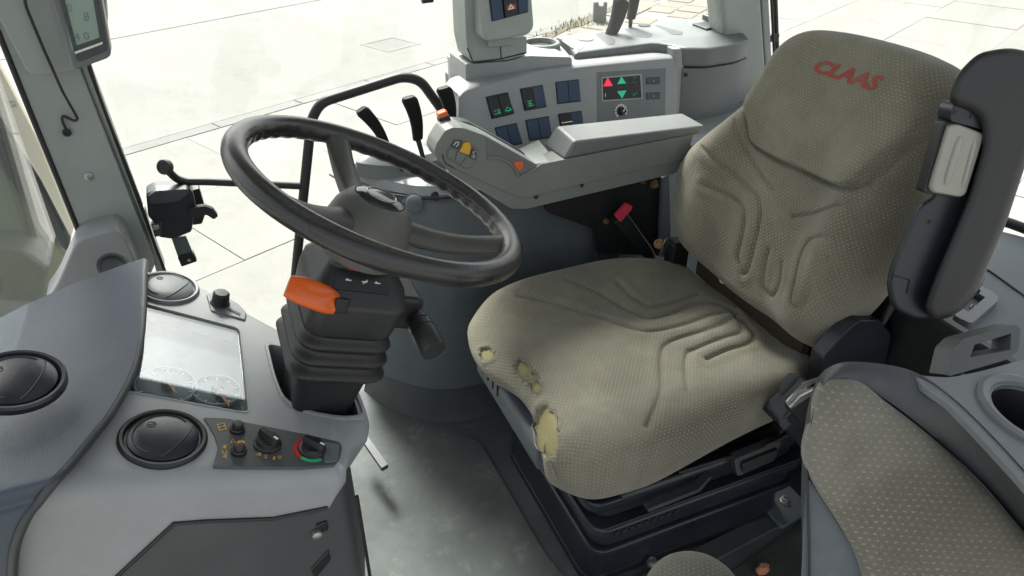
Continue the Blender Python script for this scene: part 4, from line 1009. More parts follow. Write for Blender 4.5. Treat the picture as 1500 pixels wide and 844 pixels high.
# black carrier plate with bolts, and belt buckle
cpn = thing('armrest_bracket', 'black steel bracket with rusty bolts under the control armrest', 'bracket', tuple(PY(900, 360, .37)))
f37 = lambda x, y: PY(x, y, .37)
slab('plate', rnd([f37(*a) for a in [(800, 302), (815, 290), (968, 252), (972, 300), (966, 375), (876, 372), (872, 336), (803, 312)]], .006, 3), V((0, .02, 0)), M['black'], cpn, (), .003)
slab('foot_plate', [f37(*a)+V((0, .015, 0)) for a in [(874, 330), (905, 330), (915, 400), (878, 400)]], V((0, .02, 0)), M['trim'], cpn, (), .003)
def hexb(x, y, r, mat, par, fn, n=V((0, -1, 0))):
    c = fn(x, y); lathe('bolt', c, n, [(r*1.35, 0), (r*1.35, .002), (r, .0025)], mat, par, 20); return lathe('bolt', c+n*.0025, n, [(r, 0), (r, .005), (r*.85, .007), (.0005, .0072)], mat, par, 6, True, 20)
hexb(958, 270, .009, M['bolt'], cpn, f37); hexb(887, 324, .0055, M['bolt'], cpn, f37); hexb(941, 266, .004, M['bolt'], cpn, f37); hexb(933, 357, .005, M['bolt'], cpn, f37)
slab('strut', [PY(*a, .36) for a in [(970, 262), (982, 256), (985, 375), (966, 368)]], V((0, .03, 0)), M['slate'], cpn, (), .004)
bk = thing('belt_buckle', 'black seat belt buckle with red release button below the control armrest', 'belt buckle', tuple(PY(945, 365, .33)))
bd = (PY(905, 316, .335)-PY(950, 372, .335)); bl_ = bd.length; bd.normalize(); bu = V((0, -1, 0)); bu = (bu-bd*bu.dot(bd)).normalized(); bv_ = bd.cross(bu)
b0_ = PY(950, 372, .335)
loft('body', [rrect(b0_+bd*t, bv_, bu, w_, h_, .005) for t, w_, h_ in ((-.02, .012, .006), (.02, .016, .010), (bl_*.95, .021, .013), (bl_, .020, .012))], M['black'], bk, True, .002)
slab('release_button', rnd([PY(*a, .318) for a in [(902, 317), (919, 299), (927, 303), (925, 308), (909, 326)]], .003, 3), V((0, .012, 0)), M['pinkred'], bk, (), .003)
# ================================================================== driver's seat
se = thing('driver_seat', 'driver seat in worn olive grey fabric with torn front edge', 'seat', (.1, .01, 0))
def sstep(a, b, x): t = max(0, min(1, (x-a)/(b-a))); return t*t*(3-2*t)
def polydist(p, line):
    best = 9
    for a, b in zip(line, line[1:]):
        ab = b-a; l2 = ab.dot(ab); t = max(0, min(1, (p-a).dot(ab)/l2)) if l2 > 0 else 0
        d = (p-(a+ab*t)).length
        if d < best: best = d
    return best
from mathutils import Vector as _V
def dist_np(Pn, line):
    best = np.full(len(Pn), 9.0)
    for a, b in zip(line, line[1:]):
        a = np.array(a[:2]); ab = np.array(b[:2])-a; l2 = (ab*ab).sum()+1e-12
        t = np.clip(((Pn-a)@ab)/l2, 0, 1); best = np.minimum(best, np.linalg.norm(Pn-(a+t[:, None]*ab), axis=1))
    return best
def ss_np(a, b, x): t = np.clip((x-a)/(b-a), 0, 1); return t*t*(3-2*t)
# --- cushion
outl = spline([V((x, y, 0)) for x, y in ((-.300, .18), (-.265, .25), (-.18, .295), (-.05, .315), (.10, .315), (.22, .28), (.30, .225), (.335, .10), (.345, -.06), (.34, -.17), (.27, -.232), (.13, -.262), (-.04, -.292), (-.16, -.306), (-.245, -.288), (-.29, -.21), (-.268, -.12), (-.266, -.02), (-.30, .08))], 26, True)
NO = len(outl); c0 = np.array([0.0, .01]); O = np.array([(p.x, p.y) for p in outl])
prof = []                                                         # (scale, drop below the top, inset metres)
for t in np.linspace(0.004, 1, 100): prof.append((t, 0, .050))
rC = .050
for a in np.linspace(8, 90, 12): prof.append((1, rC*(1-math.cos(R(a))), rC*(1-math.sin(R(a)))))
for d_, i_ in ((.062, -.001), (.078, 0), (.092, .003), (.104, .009), (.112, .018), (.115, .05)): prof.append((1, d_, i_))
Vn = []
dirs = O-c0; Ln = np.linalg.norm(dirs, axis=1); U = dirs/Ln[:, None]
for s, dr, ins in prof:
    rad = (Ln-ins)*s if s < 1 else Ln-ins
    fr_ = 1-.60*ss_np(.6, .85, -U[:, 0])*ss_np(-.185, -.12, O[:, 1])*ss_np(.27, .20, O[:, 1])
    Vn.append(np.column_stack([c0+U*rad[:, None], -dr*fr_]))
Vn = np.array(Vn)
XY = Vn[:, :, :2].reshape(-1, 2)
x, y = XY[:, 0], XY[:, 1]-.01
z0 = .480 + .030*ss_np(.12, .26, np.abs(y)) - .010*ss_np(.05, .3, x) - .022*ss_np(-.19, -.30, x)
Vt = Vn.reshape(-1, 3).copy(); Vt[:, 2] += z0
def bvh_of(P3):
    a, b = P3.shape[:2]; verts = [V(p) for p in P3.reshape(-1, 3)]
    return BVHTree.FromPolygons(verts, [(i*b+j, i*b+(j+1) % b, (i+1)*b+(j+1) % b, (i+1)*b+j) for i in range(a-1) for j in range(b)])
def hit(b_, x, y):
    r_ = b_.ray_cast(CAM, ray(x, y).normalized()); return (r_[0], r_[1]) if r_[0] is not None else (None, None)
bvc = bvh_of(Vt.reshape(len(prof), NO, 3))
def pz(pts, z=.487):
    out = []
    for a, b in pts:
        p_ = hit(bvc, 680+a/2.165, 350+b/2.165)[0] or PZ(680+a/2.165, 350+b/2.165, z); out.append((p_.x, p_.y))
    return out
def pz_old(pts, z=.487): return [tuple(PZ(680+a/2.165, 350+b/2.165, z))[:2] for a, b in pts]
cg = [pz(l) for l in ([(170, 180), (300, 205), (420, 245), (530, 282), (600, 290), (700, 268), (780, 240), (845, 237)],
      [(330, 130), (430, 170), (540, 235), (590, 250), (660, 232), (740, 200), (800, 205), (860, 237)],
      [(480, 130), (530, 180), (580, 210), (640, 205), (740, 175)],
      [(580, 590), (625, 480), (625, 370), (650, 325), (760, 290), (860, 250)],
      [(712, 480), (705, 370), (740, 345), (830, 310), (880, 290), (862, 245)],
      [(770, 380), (840, 350), (905, 328), (918, 300), (880, 255)])]
x, y = XY[:, 0], XY[:, 1]-.01
zt = .480 + .030*ss_np(.12, .26, np.abs(y)) - .010*ss_np(.05, .3, x) - .022*ss_np(-.19, -.30, x)
zt += .0018*np.sin(x*23+1)*np.sin(y*19)
edge_f = ss_np(.30, .20, np.abs(x))*1
for gi, g in enumerate(cg):
    d = dist_np(XY, spline([V((*p, 0)) for p in g], 5) and [tuple(q)[:2] for q in spline([V((*p, 0)) for p in g], 5)])
    zt -= .0072*np.exp(-(d/.0048)**2)*ss_np(.33, .26, np.abs(XY[:, 1]))
    zt += .0022*np.exp(-((d-.018)/.011)**2)
Vc = Vn.reshape(-1, 3).copy(); Vc[:, 2] += zt
# torn places on the front edge: hollows in the padding
def addhole(V3, c, r, dep):
    d = np.linalg.norm(V3-np.array(c), axis=1); return d
uvd = np.zeros((len(prof), NO, 2))
P3 = Vc.reshape(len(prof), NO, 3)
# arc length along each spoke, averaged over the outline so the weave stays regular
seg = np.linalg.norm(np.diff(P3, axis=0), axis=2); al = np.vstack([np.zeros(NO), np.cumsum(seg, axis=0)])
al += np.linalg.norm(P3[0, :, :2]-c0, axis=1)
uvd = c0+U[None]*al[:, :, None]
def gridmesh(name, P3, uv, mat, parent, closed=True, capc=True):
    a, b = P3.shape[:2]; verts = [V(p) for p in P3.reshape(-1, 3)]; uvl = [tuple(q) for q in uv.reshape(-1, 2)]; faces = []
    for i in range(a-1):
        for j in range(b if closed else b-1):
            j2 = (j+1) % b; faces.append((i*b+j, i*b+j2, (i+1)*b+j2, (i+1)*b+j))
    if capc: faces.append(tuple(range(b-1, -1, -1))); faces.append(tuple(range((a-1)*b, a*b)))
    return mk(name, verts, faces, mat, parent, ang=0, uv=uvl)
def bvh_of(P3):
    a, b = P3.shape[:2]; verts = [V(p) for p in P3.reshape(-1, 3)]
    return BVHTree.FromPolygons(verts, [(i*b+j, i*b+(j+1) % b, (i+1)*b+(j+1) % b, (i+1)*b+j) for i in range(a-1) for j in range(b)])
bv0 = bvh_of(P3)
def hit(b_, x, y):
    r_ = b_.ray_cast(CAM, ray(x, y).normalized()); return (r_[0], r_[1]) if r_[0] is not None else (None, None)
tears = [((713, 519), 11, 12, 10), ((766, 541), 10, 15, -30), ((777, 553), 9, 8, -20), ((785, 566), 9, 10, -20), ((800, 632), 18, 41, -8)]
patches = []
rg = random.Random(11)
for (cx, cy), rx, ry, rot in tears:
    rows_ = []
    for k in range(30):
        a = 2*math.pi*k/30; jit = 1+rg.uniform(-.13, .13)
        dx, dy = rx*math.cos(a)*jit, ry*math.sin(a)*jit; co, si = math.cos(R(rot)), math.sin(R(rot))
        rows_.append((cx+dx*co-dy*si, cy+dx*si+dy*co))
    hc_, hn = hit(bv0, cx, cy)
    if hc_ is None: print('tear misses', cx, cy); continue
    if hn.dot(CAM-hc_) < 0: hn = -hn
    loop = []
    for q_ in rows_:
        p_, _ = hit(bv0, *q_)
        pl_ = PP(*q_, hc_, hn)
        loop.append(p_ if p_ is not None and (p_-pl_).length < .03 else pl_)
    patches.append((hc_, hn, loop))
# press the padding in under every tear so that the foam sits lower than the cloth
flat = P3.reshape(-1, 3)
for hc_, hn, loop in patches:
    n_ = np.array(hn); u_ = np.array((loop[0]-hc_).normalized()); u_ = u_-n_*u_.dot(n_); u_ /= np.linalg.norm(u_); v_ = np.cross(n_, u_)
    rel = flat-np.array(hc_); ra = np.hypot(rel@u_, rel@v_); an = np.arctan2(rel@v_, rel@u_)
    la = np.array([[math.atan2(float(np.dot(np.array(p-hc_), v_)), float(np.dot(np.array(p-hc_), u_))), math.hypot(float(np.dot(np.array(p-hc_), u_)), float(np.dot(np.array(p-hc_), v_)))] for p in loop])
    la = la[np.argsort(la[:, 0])]; lim = np.interp(an, la[:, 0], la[:, 1], period=2*math.pi)
    m_ = (np.abs(rel@n_) < .04)
    w_ = (1-ss_np(.86, 1.0, ra/lim))*m_; up_ = np.exp(-((ra/lim-1.12)/.12)**2)*m_
    flat += n_*(-.012*w_+.0036*up_)[:, None]
cushion = gridmesh('seat_cushion', P3, uvd, M['fabric'], se)
for hc_, hn, loop in patches:
    rel_c = sum(loop, V())/len(loop); vs = [rel_c-hn*.0035]; fs = []
    for s in (.35, .7, .92, 1.06):
        for k, p in enumerate(loop):
            p = p-hn*((p-rel_c).dot(hn)*(1-s**6 if s < 1 else 0)); vs.append(rel_c+(p-rel_c)*s-hn*(.0035+.0030*s**4)+hn*.0004*math.sin(k*1.7+s*9))
    m = len(loop); fs = [(0, 1+k, 1+(k+1) % m) for k in range(m)]
    for r_ in range(3):
        for k in range(m): a = 1+r_*m+k; b = 1+r_*m+(k+1) % m; fs.append((a, a+m, b+m, b))
    fp = mk('foam_patch', vs, fs, M['foam'], cushion, ang=0); fp['label'] = 'torn patch with yellow foam showing'
    # frayed rim and loose threads
    big = max((p-hc_).length for p in loop)
    rim_ = [p+hn*(.0012+.0006*math.sin(k*2.3)) for k, p in enumerate(loop)]
    tube('torn_edge', rim_+[rim_[0]], [.0004+.0013*abs(math.sin(k*1.3)*math.sin(k*.47+1)) for k in range(m+1)], M['thread'], cushion, 6, False)
    vs, fs = [], []
    for _ in range(int(16+big*900)):
        p = rim_[rg.randrange(m)]; d = (V((rg.gauss(0, 1), rg.gauss(0, 1), rg.gauss(0, 1))) - (p-rel_c).normalized()*rg.uniform(-1.2, .9)).normalized()*rg.uniform(.002, .008)
        q_ = p+d+hn*.002; w2 = d.cross(hn).normalized()*.0004; i = len(vs); vs += [p-w2, p+w2, q_]; fs.append((i, i+1, i+2))
    fr = mk('loose_threads', vs, fs, M['thread'], cushion, ang=0, fix=False); fr['kind'] = 'stuff'
lt = patches[-1][2] if patches else []
if lt:
    p = hit(bv0, 806, 673)[0] or PD(806, 673, 1.3)
    for dx, dy in ((6, 22), (9, 27), (2, 14)): tube('thread', [p, PD(806+dx*.5, 673+dy*.55, (p-CAM).length-.006), PD(806+dx, 673+dy, (p-CAM).length-.002)], .0009, M['thread'], cushion, 5)

# --- backrest
TB = R(15); BN = V((-math.cos(TB), 0, math.sin(TB))); BU = V((math.sin(TB), 0, math.cos(TB))); BY = V((0, 1, 0)); B0 = V((.235, 0, .5))
def bl(px, py): q = PP(px, py, B0, BN); return ((q-B0).dot(BY), (q-B0).dot(BU))
def bz(pts): return [bl(960+a/1.759, 40+b/1.759) for a, b in pts]
outb = [(.19, .045), (.245, .085), (.285, .14), (.312, .205), (.303, .265), (.27, .315), (.225, .37), (.185, .44), (.168, .50), (.145, .55), (.10, .582), (.02, .597), (-.08, .603), (-.17, .600), (-.225, .583), (-.252, .52), (-.264, .43), (-.272, .36), (-.282, .28), (-.280, .20), (-.270, .14), (-.256, .09), (-.232, .05), (-.1, .035), (.05, .032)]
ob = spline([V((*p, 0)) for p in outb], 22, True); O2 = np.array([(p.x, p.y) for p in ob]); cb0 = np.array([-.01, .29])
dirs = O2-cb0; Ln2 = np.linalg.norm(dirs, axis=1); U2 = dirs/Ln2[:, None]; NB = len(ob)
# rounding radius depends on the side: broad bolsters, tighter top and bottom
lat = np.abs(U2[:, 0]); rc_ = .030+.070*lat**2; dep = .045+.060*lat**2
pb_ = []
for t in np.linspace(.004, 1, 110): pb_.append(cb0+U2*((Ln2-rc_)*t)[:, None])
nt_ = len(pb_); H = [np.zeros(NB)]*nt_
for a in np.linspace(7, 90, 14):
    pb_.append(cb0+U2*(Ln2-rc_*(1-math.sin(R(a))))[:, None]); H.append(-dep*(1-math.cos(R(a))))
for d_, i_ in ((.02, .0), (.035, .004), (.045, .012), (.05, .03)):
    pb_.append(cb0+U2*(Ln2-i_)[:, None]); H.append(-dep-d_)
PB = np.array(pb_); HB = np.array(H); q2 = PB.reshape(-1, 2); hb_ = HB.reshape(-1).copy()
yy, vv_ = q2[:, 0]+.01, q2[:, 1]
front_w = np.repeat(np.arange(len(pb_)) < nt_+9, NB)
hb_ += np.where(yy < 0, .060, .046)*ss_np(.075, .205, np.abs(yy))*ss_np(.50, .34, vv_)*ss_np(-.02, .12, vv_)      # side bolsters
hb_ += .012*np.exp(-((vv_-.17)/.09)**2)*ss_np(.2, .08, np.abs(yy))                        # lumbar
hb_ += .0012*np.sin(vv_*31+1)*np.sin(yy*24)
P3t = (np.array(B0)+q2[:, 0:1]*np.array(BY)+q2[:, 1:2]*np.array(BU)+hb_[:, None]*np.array(BN)).reshape(len(pb_), NB, 3)
bvt = bvh_of(P3t)
def bz(pts):                                                      # traced points dropped onto the padded surface
    out = []
    for a, b in pts:
        p_, _ = hit(bvt, 960+a/1.759, 40+b/1.759)
        if p_ is None: out.append(bl(960+a/1.759, 40+b/1.759))
        else: out.append(((p_-B0).dot(BY), (p_-B0).dot(BU)))
    return out
head = bz([(255, 120), (243, 190), (243, 250), (258, 305), (310, 340), (380, 370), (440, 400), (490, 415), (530, 405), (580, 370), (640, 320), (700, 275), (760, 238)])
hs = [tuple(q)[:2] for q in spline([V((*p, 0)) for p in head], 5)]
dh = dist_np(q2, hs)
poly = np.array(hs+[(-.5, .75), (.5, .75)])
ins_ = np.zeros(len(q2), bool)
for i in range(len(poly)):
    (x1, y1), (x2, y2) = poly[i], poly[(i+1) % len(poly)]
    c_ = ((y1 > q2[:, 1]) != (y2 > q2[:, 1])) & (q2[:, 0] < (x2-x1)*(q2[:, 1]-y1)/(y2-y1+1e-12)+x1); ins_ ^= c_
hb_ += np.where(ins_, .021*ss_np(0, .011, dh), 0)-.012*np.exp(-(dh/.0038)**2)
bg_ = [bz(l) for l in ([(205, 245), (225, 300), (260, 360), (300, 418)], [(120, 310), (180, 360), (235, 410), (268, 455), (262, 530), (240, 620), (225, 637)],
      [(125, 405), (200, 440), (228, 480), (222, 540), (212, 590), (225, 632)], [(290, 575), (280, 620), (278, 670), (300, 692), (318, 660), (325, 605)],
      [(445, 540), (395, 548), (372, 590), (358, 650), (347, 705), (365, 722), (385, 700), (400, 650), (420, 605), (445, 592)], [(355, 488), (420, 475), (478, 455)])]
for g in bg_:
    d = dist_np(q2, [tuple(q)[:2] for q in spline([V((*p, 0)) for p in g], 6)])
    hb_ += (-.0066*np.exp(-(d/.0040)**2)+.0012*np.exp(-((d-.017)/.010)**2))*front_w
P3b = np.array(B0)+q2[:, 0:1]*np.array(BY)+q2[:, 1:2]*np.array(BU)+hb_[:, None]*np.array(BN)
P3b = P3b.reshape(len(pb_), NB, 3)
seg = np.linalg.norm(np.diff(P3b, axis=0), axis=2); al = np.vstack([np.zeros(NB), np.cumsum(seg, axis=0)])
uvb = cb0+U2[None]*al[:, :, None]
backrest = gridmesh('backrest', P3b, uvb, M['fabric'], se)
bvb = bvh_of(P3b)
# the maker's lettering on the head pad
def on_back(a, b):
    p, n_ = hit(bvb, a, b)
    if p is None: return PP(a, b, B0+BN*.01, BN)
    if n_.dot(CAM-p) < 0: n_ = -n_
    return p+n_*.0009
def mat_letter():
    m, t, b = nt_of('faded_red_print'); tc = N(t, 'TexCoord').outputs['Object']
    n1 = noise(t, tc, 300, 3, .7); n2 = noise(t, tc, 25, 4)
    c = mix(t, ramp(t, n1, .45, .75), (.36, .05, .042), (.22, .13, .10)); c = mix(t, mth(t, 'MULTIPLY', ramp(t, n2, .4, .75), .6), c, (.24, .15, .11))
    t.links.new(c, b.inputs['Base Color']); b.inputs['Roughness'].default_value = .9; return m
M['letter'] = mat_letter()
text('lettering', 'CLAAS', quadfn((1190, 105), (1284, 136), (1297, 112), (1199, 86), on_back), M['letter'], backrest, .28, .042, 2)
# --- pan, frame and recliner
slab('cushion_pan', rnd([V(a) for a in ((-.235, -.215, .375), (.25, -.19, .375), (.27, .24, .375), (-.235, .26, .375))], .03, 4), V((0, 0, -.045)), M['black'], se, (), .006)
loft('front_frame', [rrect(V((-.248, y_, .350)), V((1, 0, 0)), V((0, 0, 1)), .022, .034, .014, 4) for y_ in (-.115, .05, .22)], M['slate'], se, True, .004)
for k in range(5): box('rib', V((-.271, .20-k*.028, .368)), (.004, .0022, .03), M['rubber'], se, .0006)
# --- suspension base in layers
def layer(nm, x0, x1, y0, y1, z0, z1, mat, r=.03, bev=.006, tap=0):
    a = rnd([V((x0+tap, y0+tap, z0)), V((x1-tap, y0+tap, z0)), V((x1-tap, y1-tap, z0)), V((x0+tap, y1-tap, z0))], r, 5)
    b = rnd([V((x0, y0, z1)), V((x1, y0, z1)), V((x1, y1, z1)), V((x0, y1, z1))], r, 5)
    return loft(nm, [a, b], mat, se, True, bev)
layer('base_plate', -.185, .40, -.195, .255, .004, .028, M['black'], .04, .003)
layer('lower_skirt', -.178, .33, -.19, .25, .028, .150, M['blackblue'], .05, .006, -.008)
layer('skirt_flange', -.196, .325, -.236, .262, .150, .166, M['blackblue'], .04, .006)
layer('middle_skirt', -.186, .315, -.226, .25, .166, .225, M['blackblue'], .04, .006)
layer('upper_flange', -.208, .318, -.25, .27, .225, .250, M['blackblue'], .045, .008)
layer('upper_skirt', -.19, .30, -.225, .25, .250, .285, M['black'], .04, .008)
layer('top_frame', -.215, .30, -.235, .26, .285, .312, M['blackblue'], .04, .007)
layer('slide_rail', -.17, .27, -.205, -.165, .312, .335, M['black'], .008, .003)
layer('slide_rail', -.17, .27, .19, .23, .312, .335, M['black'], .008, .003)
slab('adjust_handle', rnd([V((-.10, -.262, .278)), V((.02, -.262, .284)), V((.055, -.25, .300)), (V((.05, -.25, .304))), V((.015, -.262, .293)), V((-.10, -.262, .289))], .004, 2), V((0, .02, 0)), M['trim'], se, (), .002)
slab('side_handle', rnd([V((.10, -.27, .30)), V((.20, -.262, .30)), V((.215, -.255, .345)), V((.09, -.262, .345))], .01, 3), V((0, .02, 0)), M['trim'], se, (), .004)
slab('side_knob', rnd([V((.11, -.275, .31)), V((.19, -.27, .31)), V((.20, -.265, .335)), V((.105, -.27, .335))], .006, 3), V((0, .008, 0)), M['black'], se, (), .003)
for (x, y) in ((1150, 733), (955, 823)):
    c = PZ(x, y, .034); lathe('bolt', c, (0, 0, 1), [(.012, -.006), (.012, 0), (.009, .001), (.009, .008), (.006, .0085), (.005, .004), (.0005, .004)], M['zinc'], se, 22)
slab('bolt_tab', rnd([V((.30, -.245, .03)), V((.43, -.225, .03)), V((.43, -.12, .03)), V((.30, -.15, .03))], .01, 3), V((0, 0, -.012)), M['slate'], se, (), .002)
# recliner cover, belt parts between the seat and the folding seat
rcv = [PY(*a, -.29) for a in [(1205, 524), (1232, 494), (1258, 470), (1290, 470), (1306, 492), (1296, 536), (1250, 552), (1204, 548)]]
slab('recliner_cover', rnd(rcv, .008, 3), V((0, .03, 0)), M['blackblue'], se, (), .006, 4)
for c_, s_ in (((.235, -.235, .345), (.05, .03, .045)), ((.275, -.225, .36), (.03, .03, .09)), ((.05, -.215, .352), (.06, .02, .02)), ((-.09, -.225, .335), (.10, .014, .012))): box('side_block', V(c_), s_, M['black'], se, .004)
tube('cable', spline([V(a) for a in ((-.02, -.235, .33), (.06, -.25, .345), (.13, -.245, .335), (.20, -.255, .35), (.26, -.25, .37))], 6), .004, M['rubber'], se, 8)
tube('slide_bar', [V((-.15, -.238, .322)), V((.12, -.238, .322))], .006, M['trim'], se, 10)
tube('height_ribs', [V((-.19, -.252, .262)), V((.30, -.252, .262))], .002, M['rubber'], se, 6)
for k in range(9): box('vent_slot', V((-.16+k*.017, -.2525, .236)), (.009, .003, .009), M['rubber'], se, .001)
slab('back_shell', [B0+BY*a+BU*b-BN*.105 for a, b in ((-.27, .05), (-.28, .30), (-.2, .52), (.14, .52), (.27, .28), (.25, .05))], -BN*.02, M['black'], se, (), .01)
box('hinge', V((.27, -.262, .50)), (.05, .05, .09), M['black'], se, .008)
box('hinge', V((.27, .245, .50)), (.05, .04, .09), M['black'], se, .008)
lathe('hinge_bolt', PY(1061, 409, .06), V((-.8, -.2, .5)), [(.011, 0), (.011, .004), (.007, .005), (.006, .009), (.0005, .0095)], M['zinc'], se, 18)
lathe('hinge_bolt', PY(965, 357, .26), V((-.5, -.8, .3)), [(.013, 0), (.012, .006), (.008, .007), (.007, .012), (.0005, .0125)], M['bolt'], se, 18)
slab('hinge_lever', rnd([PY(*a, .25) for a in [(974, 352), (980, 348), (978, 366), (970, 378), (966, 376)]], .003, 2), V((0, .006, 0)), M['steel'], se, (), .0015)
slab('back_strip', [V((.30, -.17, .44)), V((.30, .20, .44)), V((.30, .20, .53)), V((.30, -.17, .53))], V((.02, 0, 0)), M['brown'], se, (), .002)

# --- raised left armrest
AYn = V((-.25, -.95, .2)).normalized(); A0_ = PY(1370, 300, -.36)
fa = lambda x, y: PP(x, y, A0_, AYn)
al_ = slab('armrest', rnd([fa(*a) for a in [(1388, 150), (1394, 132), (1450, 100), (1490, 120), (1490, 210), (1440, 420), (1405, 462), (1345, 474), (1306, 456), (1296, 420), (1302, 390), (1345, 300), (1368, 286)]], .02, 5), V((.79, .50, -.36))*.05, M['blackblue'], se, (), .014, 4)
pad_px = [(1397, 110), (1432, 74), (1478, 66), (1530, 76), (1544, 120), (1520, 190), (1474, 330), (1432, 424), (1398, 466), (1365, 474), (1352, 452), (1366, 412), (1418, 290), (1440, 215), (1438, 178), (1422, 162), (1388, 150)]
slab('pad', rnd([PP(*a, A0_+AYn*.026, AYn) for a in pad_px], .016, 5), V((.79, .50, -.36))*.075, M['padblack'], al_, (), .022, 5)
gp_ = [(1384, 182), (1396, 180), (1434, 194), (1432, 204), (1408, 282), (1400, 287), (1360, 280), (1357, 272)]
slab('grip_frame', rnd([fa(*a)+AYn*.004 for a in [(1380, 176), (1440, 192), (1412, 292), (1350, 282)]], .006, 3), -AYn*.02, M['black'], al_, (), .004)
grp = slab('clear_grip', rnd([fa(*a)+AYn*.013 for a in gp_], .006, 4), -AYn*.02, M['clear'], al_, (), .005, 4)
for pts_, rr in (([(1398, 198), (1376, 268)], .0055), ([(1420, 202), (1401, 272)], .004)):
    a, b = fa(*pts_[0])+AYn*.0125, fa(*pts_[1])+AYn*.0125
    tube('rib', [a.lerp(b, t) for t in np.linspace(0, 1, 7)], [rr*.5]+[rr]*5+[rr*.5], M['clear'], grp, 12)
slab('grip_top', rnd([fa(*a)+AYn*.012 for a in [(1386, 158), (1394, 148), (1428, 158), (1440, 172), (1436, 190), (1384, 176)]], .005, 4), -AYn*.03, M['blackblue'], al_, (), .006, 4)
for (x, y) in ((1391, 163), (1415, 169), (1362, 326)): lathe('screw_hole', fa(x, y)+AYn*(.0125 if y < 300 else .001), AYn, [(.0035, 0), (.0032, .0006), (.0005, .0007)], M['rubber'], al_, 14)
tube('shell_seam', [fa(*a)+AYn*.0008 for a in [(1303, 402), (1332, 410), (1328, 430)]], .001, M['rubber'], al_, 6)

# --- left belt buckle with steel tongue
lb_ = thing('belt_buckle', 'black belt buckle with a shiny steel tongue left of the seat', 'belt buckle', tuple(PY(1170, 640, -.30)))
fb = lambda x, y: PY(x, y, -.31)
slab('body', rnd([fb(*a) for a in [(1140, 622), (1150, 610), (1196, 568), (1206, 580), (1196, 640), (1186, 658), (1178, 660)]], .008, 3), V((0, .05, 0)), M['blackblue'], lb_, (), .006)
slab('release_button', rnd([fb(*a)+V((0, -.004, 0)) for a in [(1156, 600), (1186, 574), (1197, 590), (1170, 618)]], .005, 3), V((0, .02, 0)), M['black'], lb_, (), .004)
slab('flap', rnd([fb(*a)+V((0, -.003, 0)) for a in [(1142, 622), (1150, 612), (1158, 620), (1146, 630)]], .003, 3), V((0, .01, 0)), M['trim'], lb_, (), .002)
slab('tongue', rnd([fb(*a)+V((0, -.010, 0)) for a in [(1146, 585), (1172, 556), (1196, 548), (1202, 552), (1196, 566), (1160, 590), (1152, 594)]], .003, 3), V((0, .003, 0)), M['steel'], lb_, [[fb(*a)+V((0, -.010, 0)) for a in [(1176, 562), (1192, 554), (1190, 562), (1178, 570)]]], .001)
tube('tongue_edge', [fb(*a)+V((0, -.012, 0)) for a in [(1150, 590), (1164, 574), (1184, 564)]], .003, M['steel'], lb_, 10)
slab('belt_stub', rnd([fb(*a)+V((0, .004, 0)) for a in [(1148, 560), (1160, 550), (1178, 552), (1150, 582), (1144, 580)]], .004, 2), V((0, .004, 0)), M['trim'], lb_, (), .001)
# ================================================================== folded passenger seat
ps = thing('passenger_seat', 'folded passenger seat with speckled fabric panel, grey tray and cup holder', 'seat', tuple(PD(1250, 700, 1.0)))
FN = V((-.42, -.80, .42)).normalized(); F0 = PD(1250, 620, .95)
fp_ = lambda x, y: PP(x, y, F0, FN)
fab = [(1214, 560), (1232, 556), (1262, 560), (1300, 590), (1350, 628), (1400, 672), (1450, 722), (1500, 780), (1560, 850), (1600, 960), (1330, 960), (1252, 806), (1184, 690), (1190, 620), (1200, 580)]
# padded panel: rounded cushion grown from its outline
fl_ = spline([fp_(*a) for a in fab], 6, True); fc_ = fp_(1330, 720)
rg_, uvs = [], []
fxu = V((.8, -.42, 0)).normalized(); fyu = FN.cross(fxu)
for s, h in ((.02, .016), (.3, .016), (.6, .0155), (.8, .014), (.9, .011), (.96, .006), (.99, .001), (1.0, -.006), (.995, -.02)):
    rg_.append([fc_+(p-fc_)*s+FN*h for p in fl_])
for r_ in rg_:
    for p in r_: uvs.append(((p-fc_).dot(fxu), (p-fc_).dot(fyu)))
loft('fabric_panel', rg_, M['fabric2'], ps, True, 0, 0, uvs)
# body with dark edge
bod = [(1203, 556), (1216, 546), (1240, 540), (1290, 546), (1330, 562), (1378, 590), (1420, 628), (1462, 672), (1510, 730), (1580, 820), (1640, 960), (1184, 960), (1182, 800), (1184, 690), (1196, 590)]
slab('shell', rnd([PP(*a, F0-FN*.034, FN) for a in bod], .012, 4), V((.65, .49, -.754))*.05, M['trim'], ps, (), .012, 5)
TN_ = V((.10, -.10, .99)).normalized(); T0_ = fp_(1262, 534)-FN*.02
tp = lambda x, y: PP(x, y, T0_, TN_)
Fp = [(1188, 960), (1188, 800), (1184, 690), (1190, 620), (1202, 578), (1216, 562), (1245, 556), (1300, 587), (1350, 625), (1400, 667), (1450, 714), (1500, 772), (1580, 870), (1640, 960)]
Tp = [(1180, 960), (1180, 800), (1179, 690), (1185, 610), (1195, 563), (1207, 543), (1238, 531), (1296, 535), (1345, 549), (1396, 585), (1450, 637), (1500, 691), (1590, 790), (1680, 900)]
fpb = lambda x, y: PP(x, y, F0-FN*.030, FN)
Fc = spline([fp_(*a)-FN*.003 for a in Fp], 5); Tc = spline([fpb(*a) if i < 6 else (tp(*a)+TN_*.0015).lerp(fpb(*a), .55 if i == 6 else (.2 if i == 7 else 0)) for i, a in enumerate(Tp)], 5)
gr_ = []
for i, (a, b) in enumerate(zip(Fc, Tc)):
    bul = (FN*.55+TN_*.45).normalized()*min(.022, (a-b).length*.45); m_ = (a+b)/2+bul
    row = [a*(1-t)**2+m_*2*t*(1-t)+b*t*t for t in np.linspace(0, 1, 12)]
    gr_.append([a-FN*.02]+row+[b-TN_*.012])
loft('edge_trim', gr_, M['trim'], ps, False, 0, 60, None, 0, False)
